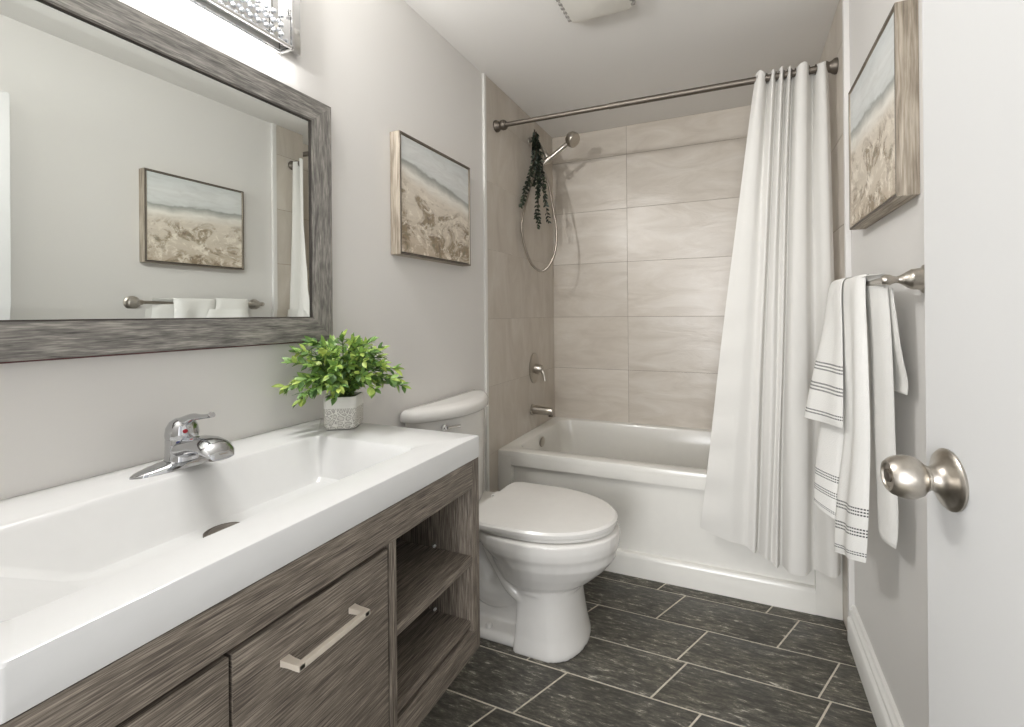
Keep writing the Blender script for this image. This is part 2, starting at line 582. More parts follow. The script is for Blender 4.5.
# ------------------------------------------------------------------ the room
XR, YB, H = 1.543, 2.694, 2.370           # painted right wall, back wall, ceiling
TL, TR, TB = 0.010, 1.527, 2.684          # tile faces
YT = 1.852                                # where the tiling starts
YN = -0.06                                # inner face of the wall with the doorway
struct('wall_left', MB().box(-0.10, 0.0, YN - 0.1, YB + 0.1, -0.05, H + 0.05), M['wall'])
struct('wall_right', MB().box(XR, XR + 0.10, YN - 0.1, YB + 0.1, -0.05, H + 0.05), M['wall'])
struct('wall_back', MB().box(0.0, XR, YB, YB + 0.10, -0.05, H + 0.05), M['wall'])
wn = MB().box(0.0, 0.60, YN - 0.1, YN, 0, H).box(0.60, XR, YN - 0.1, YN, 2.06, H).box(1.515, XR, YN - 0.1, YN, 0, 2.06)
struct('wall_front', wn, M['wall'])
struct('ceiling', MB().box(-0.10, XR + 0.10, YN - 0.1, YB + 0.1, H, H + 0.10), M['ceiling'])

# floor: slate tiles over a bed of grout, cut with slanting end joints
fl = MB()
def clip_poly(poly, x0, x1, y0, y1):
    def cut(ps, inside, inter):
        out = []
        for i, p in enumerate(ps):
            q = ps[(i + 1) % len(ps)]
            if inside(p):
                out.append(p)
                if not inside(q): out.append(inter(p, q))
            elif inside(q): out.append(inter(p, q))
        return out
    def ix(X): return lambda p, q: (X, p[1] + (q[1] - p[1]) * (X - p[0]) / (q[0] - p[0]))
    def iy(Y): return lambda p, q: (p[0] + (q[0] - p[0]) * (Y - p[1]) / (q[1] - p[1]), Y)
    for ins, it in ((lambda p: p[0] >= x0, ix(x0)), (lambda p: p[0] <= x1, ix(x1)), (lambda p: p[1] >= y0, iy(y0)), (lambda p: p[1] <= y1, iy(y1))):
        if not poly: return poly
        poly = cut(poly, ins, it)
    return poly
ROWY = [2.065, 1.885, 1.704, 1.526, 1.346, 1.152, 0.972, 0.79, 0.61, 0.43, 0.25, 0.07, -0.11]
ROWU = [-0.138, -0.020, 0.173, 0.207, -0.070, -0.125, 0.10, 0.24, -0.02, 0.15, 0.3, 0.05]
SK, TLEN, GAP = 0.51, 0.428, 0.0022
for k in range(len(ROWY) - 1):
    yt, yb = ROWY[k] - GAP, ROWY[k + 1] + GAP
    for j in range(-3, 6):
        u0, u1 = ROWU[k] + j * TLEN + GAP * 1.2, ROWU[k] + (j + 1) * TLEN - GAP * 1.2
        poly = [(u0 + SK * yb, yb), (u1 + SK * yb, yb), (u1 + SK * yt, yt), (u0 + SK * yt, yt)]
        poly = clip_poly(poly, 0.0, XR, YN - 0.1, 2.0)
        if len(poly) < 3: continue
        cx, cy = sum(p[0] for p in poly) / len(poly), sum(p[1] for p in poly) / len(poly)
        ins = [((p[0] - cx) * 0.985 + cx, (p[1] - cy) * 0.975 + cy, 0.0) for p in poly]
        low = [(p[0], p[1], -0.006) for p in poly]
        mid = [((p[0] - cx) * 0.995 + cx, (p[1] - cy) * 0.992 + cy, -0.0012) for p in poly]
        fl.loft([low, mid, ins], cap0=False)
for f in fl.bm.faces: f.material_index = 0
nt = len(fl.bm.faces)
fl.box(-0.05, XR + 0.05, YN - 0.9, YB, -0.05, -0.0022)
for i, f in enumerate(fl.bm.faces):
    if i >= nt: f.material_index = 1
struct('floor', fl, [M['slate'], M['grout']], angle=60)

# tiling round the bath: slabs with narrow joints over grout
ROWZ = [0.0, 0.16, 0.497, 0.833, 1.169, 1.515, 1.852, 2.190, H]
def tiles(name, put, spans, mat, back, g=0.0015):
    t = MB()
    for k in range(len(ROWZ) - 1):
        for a, b in spans:
            put(t, a + g, b - g, ROWZ[k] + g, ROWZ[k + 1] - g)
    for f in t.bm.faces: f.material_index = 0
    n = len(t.bm.faces)
    back(t)
    for i, f in enumerate(t.bm.faces):
        if i >= n: f.material_index = 1
    return struct(name, t, [mat, M['wall_grout']], smooth=False)
tiles('wall_left_tiles', lambda t, a, b, z0, z1: t.box(0.003, TL, a, b, z0, z1), [(YT, TB + 0.001)], M['tile_side'],
      lambda t: t.box(0.0, TL - 0.0008, YT + 0.001, TB, 0, H), 0.0006)
tiles('wall_back_tiles', lambda t, a, b, z0, z1: t.box(a, b, TB, YB - 0.003, z0, z1), [(0.008, 0.515), (0.515, 1.262), (1.262, 1.535)], M['tile_back'],
      lambda t: t.box(0.006, XR - 0.006, TB + 0.0014, YB, 0, H))
tiles('wall_right_tiles', lambda t, a, b, z0, z1: t.box(TR, XR - 0.003, a, b, z0, z1), [(YT, TB + 0.001)], M['tile_side'],
      lambda t: t.box(TR + 0.0014, XR, YT + 0.001, TB, 0, H))
struct('trim_1', MB().box(0.0, 0.0125, YT - 0.016, YT + 0.002, 0, H, 0.002), M['white_trim'])
struct('trim_2', MB().box(XR - 0.0185, XR, YT - 0.022, YT + 0.002, 0, H, 0.003), M['wall'])

def baseboard(name, x, sgn, y0, y1, mat):
    prof = [(0, 0), (0.017, 0), (0.017, 0.082), (0.015, 0.086), (0.010, 0.090), (0.0105, 0.096), (0.013, 0.103), (0.0115, 0.110), (0.006, 0.115), (0.006, 0.120), (0.0085, 0.126), (0.006, 0.132), (0.0, 0.134)]
    b = MB()
    b.loft([[Vector((x + sgn * a, y, z)) for a, z in prof] for y in (y0, y1)])
    return struct(name, b, mat)
baseboard('baseboard_right', XR, -1.45, YN, YT - 0.022, M['white_trim'])
baseboard('baseboard_left', 0.0, 1, YN, YT - 0.016, M['white_trim'])

# ------------------------------------------------------------------ door on the right, swung open against the wall
ang = math.radians(7.0)
dd = Vector((-math.sin(ang), math.cos(ang), 0))          # along the door towards its free edge
dn = Vector((-math.cos(ang), -math.sin(ang), 0))         # out of the visible face
free = Vector((1.4055, 0.7665, 0))
DW = 0.80
door = MB()
def dpt(s, n, z): return free - dd * s + dn * n + Vector((0, 0, z))
for (s0, s1, n0, n1, z0, z1) in ((0, DW, -0.034, 0, 0.012, 2.03),):
    rings = [[dpt(s0, n0, z), dpt(s0, n1, z), dpt(s1, n1, z), dpt(s1, n0, z)] for z in (z0, z1)]
    door.loft(rings)
bmesh.ops.bevel(door.bm, geom=list(door.bm.edges), offset=0.002, segments=2, affect='EDGES')
door_o = struct('door_1', door, M['door'], origin=free - dd * DW)
kc = dpt(0.0575, 0, 0.971)
kb = MB()
kb.lathe([(0.0, 0.0), (0.039, 0.0), (0.0395, 0.004), (0.037, 0.0075), (0.034, 0.009), (0.026, 0.013), (0.019, 0.019), (0.0155, 0.027), (0.015, 0.032), (0.0165, 0.034),
          (0.0165, 0.037), (0.019, 0.039), (0.0245, 0.046), (0.0275, 0.056), (0.0282, 0.066), (0.0268, 0.077), (0.0235, 0.087), (0.0195, 0.0925), (0.0165, 0.0925),
          (0.0150, 0.0895), (0.0, 0.0885)], kc, dn, 40, 0.78)
kn = obj('door_knob', kb, M['nickel'], door_o, angle=30)
pb = MB()
pb.lathe([(0.0, 0.086), (0.0085, 0.086), (0.0085, 0.0925), (0.007, 0.0935), (0, 0.0935)], kc, dn, 24, 0.78)
obj('privacy_button', pb, M['dark_nickel'], kn)

# ------------------------------------------------------------------ mitred frames (mirror and pictures)
def mitred_frame(mb, P, a0, a1, b0, b1, w, d, lip=0.0):
    """frame in the (a, b) plane, width w, depth d; P(a, b, depth) -> world"""
    prof = [(0, 0), (0, d), (w, d), (w, 0)]      # (inset, height)
    corners = [(a0, b0, 1, 1), (a1, b0, -1, 1), (a1, b1, -1, -1), (a0, b1, 1, -1)]
    for k in range(4):
        A, B = corners[k], corners[(k + 1) % 4]
        ra = [(A[0] + A[2] * i, A[1] + A[3] * i, h) for i, h in prof]
        rb = [(B[0] + B[2] * i, B[1] + B[3] * i, h) for i, h in prof]
        du = random.random() * 4
        horiz = k % 2 == 0
        for i in range(4):
            j = (i + 1) % 4
            q = [ra[i], ra[j], rb[j], rb[i]]
            vv = [[0, d, d + w, 2 * d + w][i], [d, d + w, 2 * d + w, 2 * d + 2 * w][i]]
            uv = []
            for n, p in enumerate(q):
                along = p[0] if horiz else p[1]
                uv.append((along + du, (vv[0] if n in (0, 3) else vv[1]) + k * 0.7))
            mb.face([P(*p) for p in q], uv)
    bmesh.ops.remove_doubles(mb.bm, verts=mb.bm.verts, dist=1e-5)

mir = thing('wall_mirror', 'large rectangular mirror in a weathered grey wood frame above the sink', 'mirror', (0.0, 0.56, 1.117))
Pm = lambda a, b, d: Vector((0.004 + d, a, b))
f = MB(); mitred_frame(f, Pm, 0.155, 0.960, 1.1215, 1.815, 0.066, 0.026)
bmesh.ops.bevel(f.bm, geom=[e for e in f.bm.edges if e.is_manifold and e.calc_face_angle(0) > 1.0 and min(v.co.x for v in e.verts) > 0.029], offset=0.0025, segments=2, affect='EDGES')
obj('mirror_frame', f, M['frame_wood'], mir, angle=30)
f = MB(); mitred_frame(f, Pm, 0.2205, 0.8945, 1.1870, 1.7495, 0.0028, 0.0225)
obj('inner_lip', f, M['dark_lip'], mir, label='thin dark inner edge of the mirror frame')
g = MB()
y0, y1, z0, z1 = 0.224, 0.891, 1.1905, 1.746
bw, xf, xo = 0.020, 0.0235, 0.0226
o4 = [(xo, y0, z0), (xo, y1, z0), (xo, y1, z1), (xo, y0, z1)]
i4 = [(xf, y0 + bw, z0 + bw), (xf, y1 - bw, z0 + bw), (xf, y1 - bw, z1 - bw), (xf, y0 + bw, z1 - bw)]
g.face(i4)
for k in range(4):
    g.face([o4[k], o4[(k + 1) % 4], i4[(k + 1) % 4], i4[k]])
bk = [(0.006, p[1], p[2]) for p in o4]
for k in range(4):
    g.face([bk[k], bk[(k + 1) % 4], o4[(k + 1) % 4], o4[k]])
g.face(list(reversed(bk)))
bmesh.ops.remove_doubles(g.bm, verts=g.bm.verts, dist=1e-6)
obj('mirror_glass', g, M['mirror'], mir, smooth=False)
obj('backing_board', MB().box(0.0005, 0.0065, 0.157, 0.958, 1.1175, 1.813, 0.001), M['maroon'], mir, label='dark maroon board behind the frame, showing as a thin line below')

def picture(name, label, P, a0, a1, b0, b1, art, flip, loc):
    t = thing(name, label, 'picture', loc)
    fr = MB(); mitred_frame(fr, P, a0, a1, b0, b1, 0.007, 0.045)
    bmesh.ops.bevel(fr.bm, geom=[e for e in fr.bm.edges if e.is_manifold and e.calc_face_angle(0) > 1.0], offset=0.0012, segments=2, affect='EDGES')
    fr.bm.normal_update()
    dvec = P(a0, b0, 1.0) - P(a0, b0, 0.0)
    for fc in fr.bm.faces:
        fc.material_index = 1 if abs(fc.normal.dot(dvec)) > 0.9 and min((v.co - P(a0, b0, 0.0)).dot(dvec) for v in fc.verts) > 0.03 else 0
    obj('picture_frame', fr, [M['picture_wood'], M['frame_edge']], t, angle=30)
    lp = MB(); mitred_frame(lp, P, a0 + 0.007, a1 - 0.007, b0 + 0.007, b1 - 0.007, 0.004, 0.036)
    obj('shadow_gap', lp, M['dark_lip'], t, label='dark gap between canvas and frame')
    cv = MB()
    A0, A1, B0, B1 = a0 + 0.0112, a1 - 0.0112, b0 + 0.0112, b1 - 0.0112
    n = 8
    def fn(u, v): return P(A0 + (A1 - A0) * u, B0 + (B1 - B0) * v, 0.0415)
    cv.grid(n, n, fn, lambda u, v: ((1 - u) if flip else u, v))
    sides = [((A0, B0), (A1, B0)), ((A1, B0), (A1, B1)), ((A1, B1), (A0, B1)), ((A0, B1), (A0, B0))]
    for (p, q) in sides:
        cv.face([P(p[0], p[1], 0.004), P(q[0], q[1], 0.004), P(q[0], q[1], 0.0415), P(p[0], p[1], 0.0415)], [(0.0, 0.3)] * 4)
    cv.face([P(A0, B0, 0.004), P(A1, B0, 0.004), P(A1, B1, 0.004), P(A0, B1, 0.004)], [(0, 0.3)] * 4)
    bmesh.ops.remove_doubles(cv.bm, verts=cv.bm.verts, dist=1e-6)
    obj('canvas', cv, art, t, angle=30)
    return t
picture('framed_painting', 'square beach dune painting in a driftwood frame on the wall above the toilet tank',
        lambda a, b, d: Vector((d, a, b)), 1.224, 1.661, 1.409, 1.848, M['art_a'], False, (0.0, 1.44, 1.409))
picture('framed_painting', 'square seashore painting in a driftwood frame on the wall above the towel bar',
        lambda a, b, d: Vector((XR - d, a, b)), 1.200, 1.645, 1.455, 1.900, M['art_b'], True, (XR, 1.41, 1.455))

# ------------------------------------------------------------------ vanity light above the mirror (its lamps light the room)
vl = thing('vanity_light', 'chrome bath light bar with clear glass and crystals on the wall above the mirror', 'light fixture', (0.0, 0.555, 1.90))
obj('back_plate', MB().box(0.0, 0.014, 0.235, 0.875, 1.925, 2.125, 0.003), M['chrome'], vl)
fr = MB()
LX0, LX1, LY0, LY1, LZ0, LZ1 = 0.030, 0.075, 0.285, 0.805, 1.893, 2.150
rr = 0.0035
for y in (LY0, LY1):
    for x in (LX0, LX1):
        fr.box(x - rr, x + rr, y - rr, y + rr, LZ0 - rr, LZ1 + rr, 0.001)
for z in (LZ0, LZ1):
    for x in (LX0, LX1):
        fr.box(x - rr, x + rr, LY0, LY1, z - rr, z + rr, 0.001)
    for y in (LY0, LY1):
        fr.box(LX0, LX1, y - rr, y + rr, z - rr, z + rr, 0.001)
for y in (0.38, 0.73):
    fr.tube([(0.012, y, 2.02), (LX0, y, 2.02)], 0.007)
obj('light_frame', fr, M['chrome'], vl)
obj('end_plate', MB().box(LX0, LX1, LY1 - 0.0035, LY1 - 0.001, LZ0, LZ1), M['chrome'], vl)
obj('end_plate', MB().box(LX0, LX1, LY0 + 0.001, LY0 + 0.0035, LZ0, LZ1), M['chrome'], vl)
for i in range(4):
    y = 0.35 + i * 0.13
    b = MB(); b.lathe([(0, 0), (0.006, 0.001), (0.009, 0.006), (0.010, 0.02), (0.008, 0.034), (0.0, 0.04)], (0.052, y, 2.055), (0, 0, 1), 16)
    bo = obj('bulb', b, M['bulb'], vl)
    sk = MB(); sk.lathe([(0, 0), (0.011, 0), (0.011, 0.022), (0, 0.022)], (0.052, y, 2.034), (0, 0, 1), 16)
    obj('socket', sk, M['chrome'], vl)
    for dz in (0.0, ):
        ld = bpy.data.lights.new('bulb_light', 'POINT')
        ld.energy, ld.shadow_soft_size, ld.color = VANITY_LIGHT_W, 0.02, (1.0, 0.993, 0.98)
        lo = bpy.data.objects.new('bulb_light', ld)
        COL.objects.link(lo); lo.parent = vl
        lo.location = Vector((0.096, y, 2.078)) - Vector(vl.location)
cr = MB()
for i in range(26):
    for k in range(6):
        c = Vector((0.060 + 0.008 * (k % 2), 0.305 + i * 0.019, 1.905 + k * 0.012))
        bmesh.ops.create_icosphere(cr.bm, subdivisions=1, radius=0.0065, matrix=Matrix.Translation(c))
tag(obj('crystal_beads', cr, M['crystal'], vl, smooth=False), kind='stuff')

# ------------------------------------------------------------------ vanity cabinet
VX, VY0, VY1, VZ0, VZ1 = 0.544, 0.177, 0.9420, 0.357, 0.834
va = thing('vanity_cabinet', 'wall-hung grey-brown wood vanity with drawers and an open shelf bay', 'cabinet', (0.27, 0.56, VZ0))
W = M['vanity_wood']
body = MB()
body.box(0.003, VX - 0.002, VY1 - 0.029, VY1, VZ0, VZ1 - 0.001, 0.0008, grain=2)       # right side
body.box(0.003, VX - 0.002, VY0, VY0 + 0.017, VZ0, VZ1 - 0.001, 0.0008, grain=2)       # left side
body.box(0.003, VX, 0.637, 0.655, VZ0 + 0.055, 0.766, 0.0008, grain=2)               # divider
body.box(0.003, 0.016, VY0 + 0.017, VY1 - 0.017, VZ0 + 0.03, VZ1 - 0.002, 0.0, grain=1)  # back
body.box(0.016, VX - 0.010, VY0 + 0.017, VY1 - 0.017, 0.421, 0.437, 0.0012, grain=1)     # bottom board
body.box(0.45, VX - 0.022, 0.19, 0.637, 0.437, 0.766, 0.0, grain=1)                     # carcass behind the drawer fronts
body.box(VX - 0.022, VX - 0.001, VY0 + 0.017, VY1 - 0.017, VZ0, 0.412, 0.0012, grain=1)  # bottom rail
obj('cabinet_body', body, W, va, angle=30)
obj('top_rail', MB().box(VX - 0.018, VX, VY0 + 0.001, VY1 - 0.0295, 0.766, VZ1 - 0.001, 0.0010, grain=1), W, va, angle=30)
obj('shelf', MB().box(0.017, VX - 0.003, 0.6555, VY1 - 0.0295, 0.5775, 0.598, 0.0010, grain=1), W, va, angle=30)
for y, z in ((0.91, 0.600), (0.91, 0.439)):
    p = MB(); p.lathe([(0, 0), (0.0035, 0), (0.0035, 0.006), (0, 0.007)], (0.43, 0.9128, z + 0.004), (0, -1, 0), 12)
    obj('shelf_pin', p, M['pin'], va, label='small white shelf pin')
def drawer(y0, y1, handle, lab):
    d = obj('drawer', MB().box(VX - 0.019, VX - 0.0005, y0, y1, 0.420, 0.7575, 0.0012, grain=1), W, va, angle=30)
    if handle:
        yc = 0.494
        h = MB()
        x0, x1 = VX - 0.001, VX + 0.035
        L, zt = 0.0585, 0.699
        # flat bent-bar pull: two wide tapering feet and a square bar
        for s in (-1, 1):
            rings = []
            for x, hw, hz in ((x0, 0.0066, 0.0048), (x0 + 0.014, 0.0052, 0.0042), (x1 - 0.006, 0.0050, 0.0042), (x1, 0.0046, 0.0040)):
                yq = yc + s * L
                rings.append([(x, yq - hw, zt - hz), (x, yq + hw, zt - hz), (x, yq + hw, zt + hz), (x, yq - hw, zt + hz)])
            h.loft(rings)
        h.box(x1 - 0.009, x1, yc - L - 0.0046, yc + L + 0.0046, zt - 0.0046, zt + 0.0046, 0.0015)
        obj('drawer_pull', h, M['bar_nickel'], d, label='satin metal bar pull')
    return d
drawer(VY0 + 0.020, 0.3625, False, None)
drawer(0.3665, 0.6335, True, None)

# ------------------------------------------------------------------ one-piece sink top
CX1, CY0, CY1, CZ0, CZ1 = 0.546, 0.176, 0.9425, 0.835, 0.889
def rrect(x0, x1, y0, y1, z, r, n=6):
    pts = []
    for cx, cy, a0 in ((x1 - r, y1 - r, 0), (x0 + r, y1 - r, PI / 2), (x0 + r, y0 + r, PI), (x1 - r, y0 + r, 1.5 * PI)):
        for k in range(n + 1):
            a = a0 + PI / 2 * k / n
            pts.append(Vector((cx + r * math.cos(a), cy + r * math.sin(a), z)))
    return pts
st = thing('vanity_sink', 'glossy white one-piece sink top with a wide rectangular basin on the vanity', 'sink', (0.27, 0.56, CZ0))
s = MB()
ox0 = 0.002
rings = [rrect(ox0 + 0.02, CX1 - 0.03, CY0 + 0.02, CY1 - 0.02, CZ0 + 0.0005, 0.004),
         rrect(ox0, CX1 - 0.001, CY0, CY1, CZ0, 0.004), rrect(ox0, CX1, CY0, CY1, CZ0 + 0.002, 0.005), rrect(ox0, CX1, CY0, CY1, CZ1 - 0.005, 0.005),
         rrect(ox0, CX1 - 0.0015, CY0 + 0.0015, CY1 - 0.0015, CZ1 - 0.0015, 0.005), rrect(ox0, CX1 - 0.005, CY0 + 0.005, CY1 - 0.005, CZ1, 0.005)]
bx0, bx1, by0, by1 = 0.147, 0.462, 0.200, 0.805
rings += [rrect(bx0 - 0.006, bx1 + 0.004, by0 - 0.008, by1 + 0.010, CZ1, 0.02),
          rrect(bx0 - 0.001, bx1, by0 - 0.001, by1 + 0.002, CZ1 - 0.0025, 0.02),
          rrect(bx0 + 0.006, bx1 - 0.003, by0 + 0.012, by1 - 0.006, CZ1 - 0.012, 0.02),
          rrect(bx0 + 0.045, bx1 - 0.012, by0 + 0.135, by1 - 0.030, CZ1 - 0.090, 0.02),
          rrect(bx0 + 0.053, bx1 - 0.018, by0 + 0.155, by1 - 0.037, CZ1 - 0.0975, 0.02),
          rrect(bx0 + 0.066, bx1 - 0.030, by0 + 0.175, by1 - 0.052, CZ1 - 0.0995, 0.02),
          rrect(0.245, 0.275, 0.515, 0.555, CZ1 - 0.1025, 0.014)]
s.loft(rings, cap0=False)
obj('sink_basin', s, M['sink'], st, angle=25)
dz = CZ1 - 0.1015
d = MB(); d.lathe([(0.0, 0), (0.031, 0), (0.031, 0.003), (0.028, 0.0045), (0.024, 0.0035), (0.022, 0.005), (0.012, 0.008), (0, 0.0085)], (0.246, 0.533, dz), (0, 0, 1), 32)
obj('drain', d, M['dark_nickel'], st, label='round metal pop-up drain')

# ------------------------------------------------------------------ faucet
FX, FY, FZ = 0.090, 0.548, CZ1
fa = thing('sink_faucet', 'chrome single-lever faucet on the back ledge of the sink', 'faucet', (FX, FY, FZ))
b = MB()
rings = []
NB = 17
for i in range(NB):
    t = -1 + 2 * i / (NB - 1)
    y = FY + t * 0.083
    w = 0.027 * math.sqrt(max(0.0, 1 - abs(t) ** 2.4)) + 0.0015
    hgt = 0.004 + 0.018 * (1 - abs(t)) ** 0.8
    ring = []
    for k in range(12):
        a = PI * k / 11
        ring.append(Vector((FX + w * math.cos(a), y, FZ + 0.0003 + hgt * math.sin(a) ** 0.7)))
    rings.append(ring)
b.loft(rings)
obj('base_plate', b, M['faucet_chrome'], fa, angle=50)
b = MB(); b.lathe([(0.0, 0.014), (0.029, 0.014), (0.0275, 0.026), (0.0265, 0.046), (0.0265, 0.056), (0.0255, 0.058), (0, 0.058)], (FX, FY, FZ), (0, 0, 1), 32)
obj('faucet_body', b, M['faucet_chrome'], fa)
b = MB()
rings = []
for (x, z, hw, hh) in ((0.0, 0.036, 0.024, 0.021), (0.03, 0.041, 0.025, 0.0205), (0.06, 0.047, 0.027, 0.0195), (0.085, 0.049, 0.0285, 0.0175), (0.105, 0.046, 0.028, 0.015), (0.122, 0.039, 0.025, 0.0105), (0.131, 0.031, 0.019, 0.005)):
    rings.append([Vector((FX + x + 0.004 * math.cos(2 * PI * k / 20) * 0, FY + hw * math.cos(2 * PI * k / 20), FZ + z + hh * math.sin(2 * PI * k / 20))) for k in range(20)])
b.loft(rings)
sp = obj('spout', b, M['faucet_chrome'], fa)
ar = MB(); ar.lathe([(0, 0), (0.011, 0), (0.0115, 0.012), (0, 0.012)], (FX + 0.107, FY, FZ + 0.023), (0, 0, 1), 20)
obj('aerator', ar, M['dark_nickel'], sp)
b = MB(); b.lathe([(0.0, 0.0585), (0.0265, 0.0585), (0.0272, 0.066), (0.0255, 0.080), (0.020, 0.091), (0.011, 0.097), (0, 0.098)], (FX, FY, FZ), (0, 0, 1), 32)
b.tube([(FX + 0.006, FY, FZ + 0.088), (FX + 0.035, FY, FZ + 0.101), (FX + 0.062, FY, FZ + 0.104), (FX + 0.088, FY, FZ + 0.108), (FX + 0.096, FY, FZ + 0.111)], [0.013, 0.008, 0.005, 0.0045, 0.006], 14, smooth=5)
lv = obj('lever', b, M['faucet_chrome'], fa)
b = MB(); b.lathe([(0, 0), (0.0042, 0), (0.003, 0.0015), (0, 0.002)], (FX + 0.0255, FY - 0.0075, FZ + 0.074), (0.95, -0.3, 0.15), 14)
obj('hot_mark', b, M['red'], lv, label='small red dot')
b = MB(); b.lathe([(0, 0), (0.0042, 0), (0.003, 0.0015), (0, 0.002)], (FX + 0.0205, FY - 0.0165, FZ + 0.0525), (0.8, -0.6, 0.0), 14)
obj('cold_mark', b, M['blue'], fa, label='small blue dot')

# ------------------------------------------------------------------ potted plant
PX, PY, PZ = 0.150, 0.889, CZ1
pl = thing('potted_plant', 'bushy bright green leafy plant in a white lace-patterned pot on the sink top', 'plant', (PX, PY, PZ))
def sq(hw, z, r, rot=math.radians(30)):
    pts = rrect(-hw, hw, -hw, hw, z, r, 5)
    c, s_ = math.cos(rot), math.sin(rot)
    return [Vector((PX + p.x * c - p.y * s_, PY + p.x * s_ + p.y * c, p.z)) for p in pts]
pot = MB()
pot.loft([sq(0.030, PZ + 0.0005, 0.012), sq(0.0375, PZ + 0.003, 0.014), sq(0.0405, PZ + 0.012, 0.014), sq(0.0412, PZ + 0.058, 0.014)], cap1=False)
nf = len(pot.bm.faces)
pot.loft([sq(0.0412, PZ + 0.058, 0.014), sq(0.0415, PZ + 0.060, 0.014), sq(0.0412, PZ + 0.084, 0.014), sq(0.040, PZ + 0.0875, 0.014), sq(0.037, PZ + 0.0875, 0.012), sq(0.036, PZ + 0.078, 0.012)], cap0=False)
for i, fc in enumerate(pot.bm.faces): fc.material_index = 0 if i < nf else 1
bmesh.ops.remove_doubles(pot.bm, verts=pot.bm.verts, dist=1e-5)
obj('pot', pot, [M['lace'], M['pot']], pl)
so = MB(); so.loft([sq(0.0355, PZ + 0.075, 0.012), sq(0.034, PZ + 0.081, 0.012), sq(0.015, PZ + 0.085, 0.008)])
obj('moss', so, M['soil'], pl)
leaves, stems = MB(), MB()
rnd = random.Random(21)
def leaf(mb, base, d, nrm, L, wd, fold=0.25, curl=0.15):
    d = d.normalized()
    side = d.cross(nrm).normalized()
    up = side.cross(d).normalized()
    prof = [(0.0, 0.08), (0.22, 0.72), (0.45, 1.0), (0.72, 0.72), (1.0, 0.02)]
    bm = mb.bm
    rows = []
    for t, w in prof:
        c = base + d * (L * t) - up * (curl * L * t * t)
        e = side * (wd * 0.5 * w)
        lift = up * (fold * wd * 0.5 * w)
        rows.append((bm.verts.new(c - e + lift), bm.verts.new(c), bm.verts.new(c + e + lift)))
    for a, b2 in zip(rows, rows[1:]):
        bm.faces.new((a[0], a[1], b2[1], b2[0]))
        bm.faces.new((a[1], a[2], b2[2], b2[1]))
top = Vector((PX, PY, PZ + 0.082))
NS = 62
for i in range(NS):
    az = 2 * PI * (i * 0.618034) + rnd.uniform(-0.2, 0.2)
    lean = 0.22 + 1.12 * ((i + 0.5) / NS) ** 0.75
    L = rnd.uniform(0.120, 0.185) * (1.0 if lean < 0.9 else 0.92)
    out = Vector((math.cos(az), math.sin(az), 0))
    reach = math.sin(lean) * L
    # the wall stands close behind, so stems on that side bend up and stay short
    if out.x < 0:
        lim = (PX - 0.018) / max(1e-3, -out.x)
        reach = min(reach, lim)
    rise = math.cos(lean) * L
    p0 = top + out * rnd.uniform(0, 0.02)
    p1 = top + out * reach * 0.45 + Vector((0, 0, rise * 0.58 + 0.020))
    p2 = top + out * reach + Vector((0, 0, rise * 0.88 + 0.008 - 0.035 * max(0, lean - 0.8)))
    pts, rad = spline([p0, p1, p2], [0.0016, 0.0013, 0.0008], 7)
    stems.tube(pts, rad, 5)
    for k in range(2, len(pts)):
        dr = (pts[k] - pts[k - 1]).normalized()
        for sd in (-1, 1):
            a = rnd.uniform(0, 2 * PI)
            orth = dr.orthogonal().normalized()
            side = (orth * math.cos(a) + dr.cross(orth) * math.sin(a))
            ld = (dr * rnd.uniform(0.5, 1.0) + side * rnd.uniform(0.5, 0.95)).normalized()
            if pts[k].x + ld.x * 0.028 < 0.012: continue
            nrm = (Vector((0.2, -0.25, 1.0)) + Vector((rnd.uniform(-.5, .5), rnd.uniform(-.5, .5), rnd.uniform(-.3, .3)))).normalized()
            if abs(nrm.dot(ld)) > 0.95: nrm = Vector((1, 0, 0.2))
            leaf(leaves, pts[k], ld, nrm, rnd.uniform(0.020, 0.032), rnd.uniform(0.011, 0.016))
    dr = (pts[-1] - pts[-2]).normalized()
    if pts[-1].x > 0.03:
        leaf(leaves, pts[-1], dr, Vector((0.3, -0.5, 1)), 0.028, 0.012)
obj('stems', stems, M['stem'], pl)
obj('foliage', leaves, M['leaf'], pl, angle=80)

# ------------------------------------------------------------------ toilet
TY = 1.497
to = thing('toilet', 'white two-piece toilet between the vanity and the bathtub', 'toilet', (0.40, TY, 0.0))
def egg(xb, xf, hw, z, n=40, pw=2.0, split=0.42, yc=TY):
    xm = xb + (xf - xb) * split
    pts = []
    for k in range(n):
        a = 2 * PI * k / n
        c, s_ = math.cos(a), math.sin(a)
        e = 2.0 / pw
        px = (xf - xm if c > 0 else xm - xb) * math.copysign(abs(c) ** (e if c < 0 else 1.0), c)
        py = hw * math.copysign(abs(s_) ** (e if c < 0 else 1.0), s_)
        pts.append(Vector((xm + px, yc + py, z)))
    return pts
bw = MB()
# bowl
bw.loft([egg(0.33, 0.600, 0.100, 0.195), egg(0.315, 0.625, 0.124, 0.215), egg(0.29, 0.668, 0.148, 0.245), egg(0.27, 0.712, 0.168, 0.285), egg(0.255, 0.744, 0.185, 0.325),
         egg(0.245, 0.748, 0.192, 0.352, pw=2.4), egg(0.24, 0.756, 0.199, 0.368, pw=2.6), egg(0.235, 0.760, 0.202, 0.392, pw=2.8), egg(0.235, 0.758, 0.201, 0.420, pw=2.8), egg(0.24, 0.750, 0.194, 0.424, pw=2.8)])
# neck bead under the bowl
bw.loft([egg(0.36, 0.612, 0.118, 0.196), egg(0.35, 0.622, 0.128, 0.206), egg(0.36, 0.612, 0.120, 0.218)])
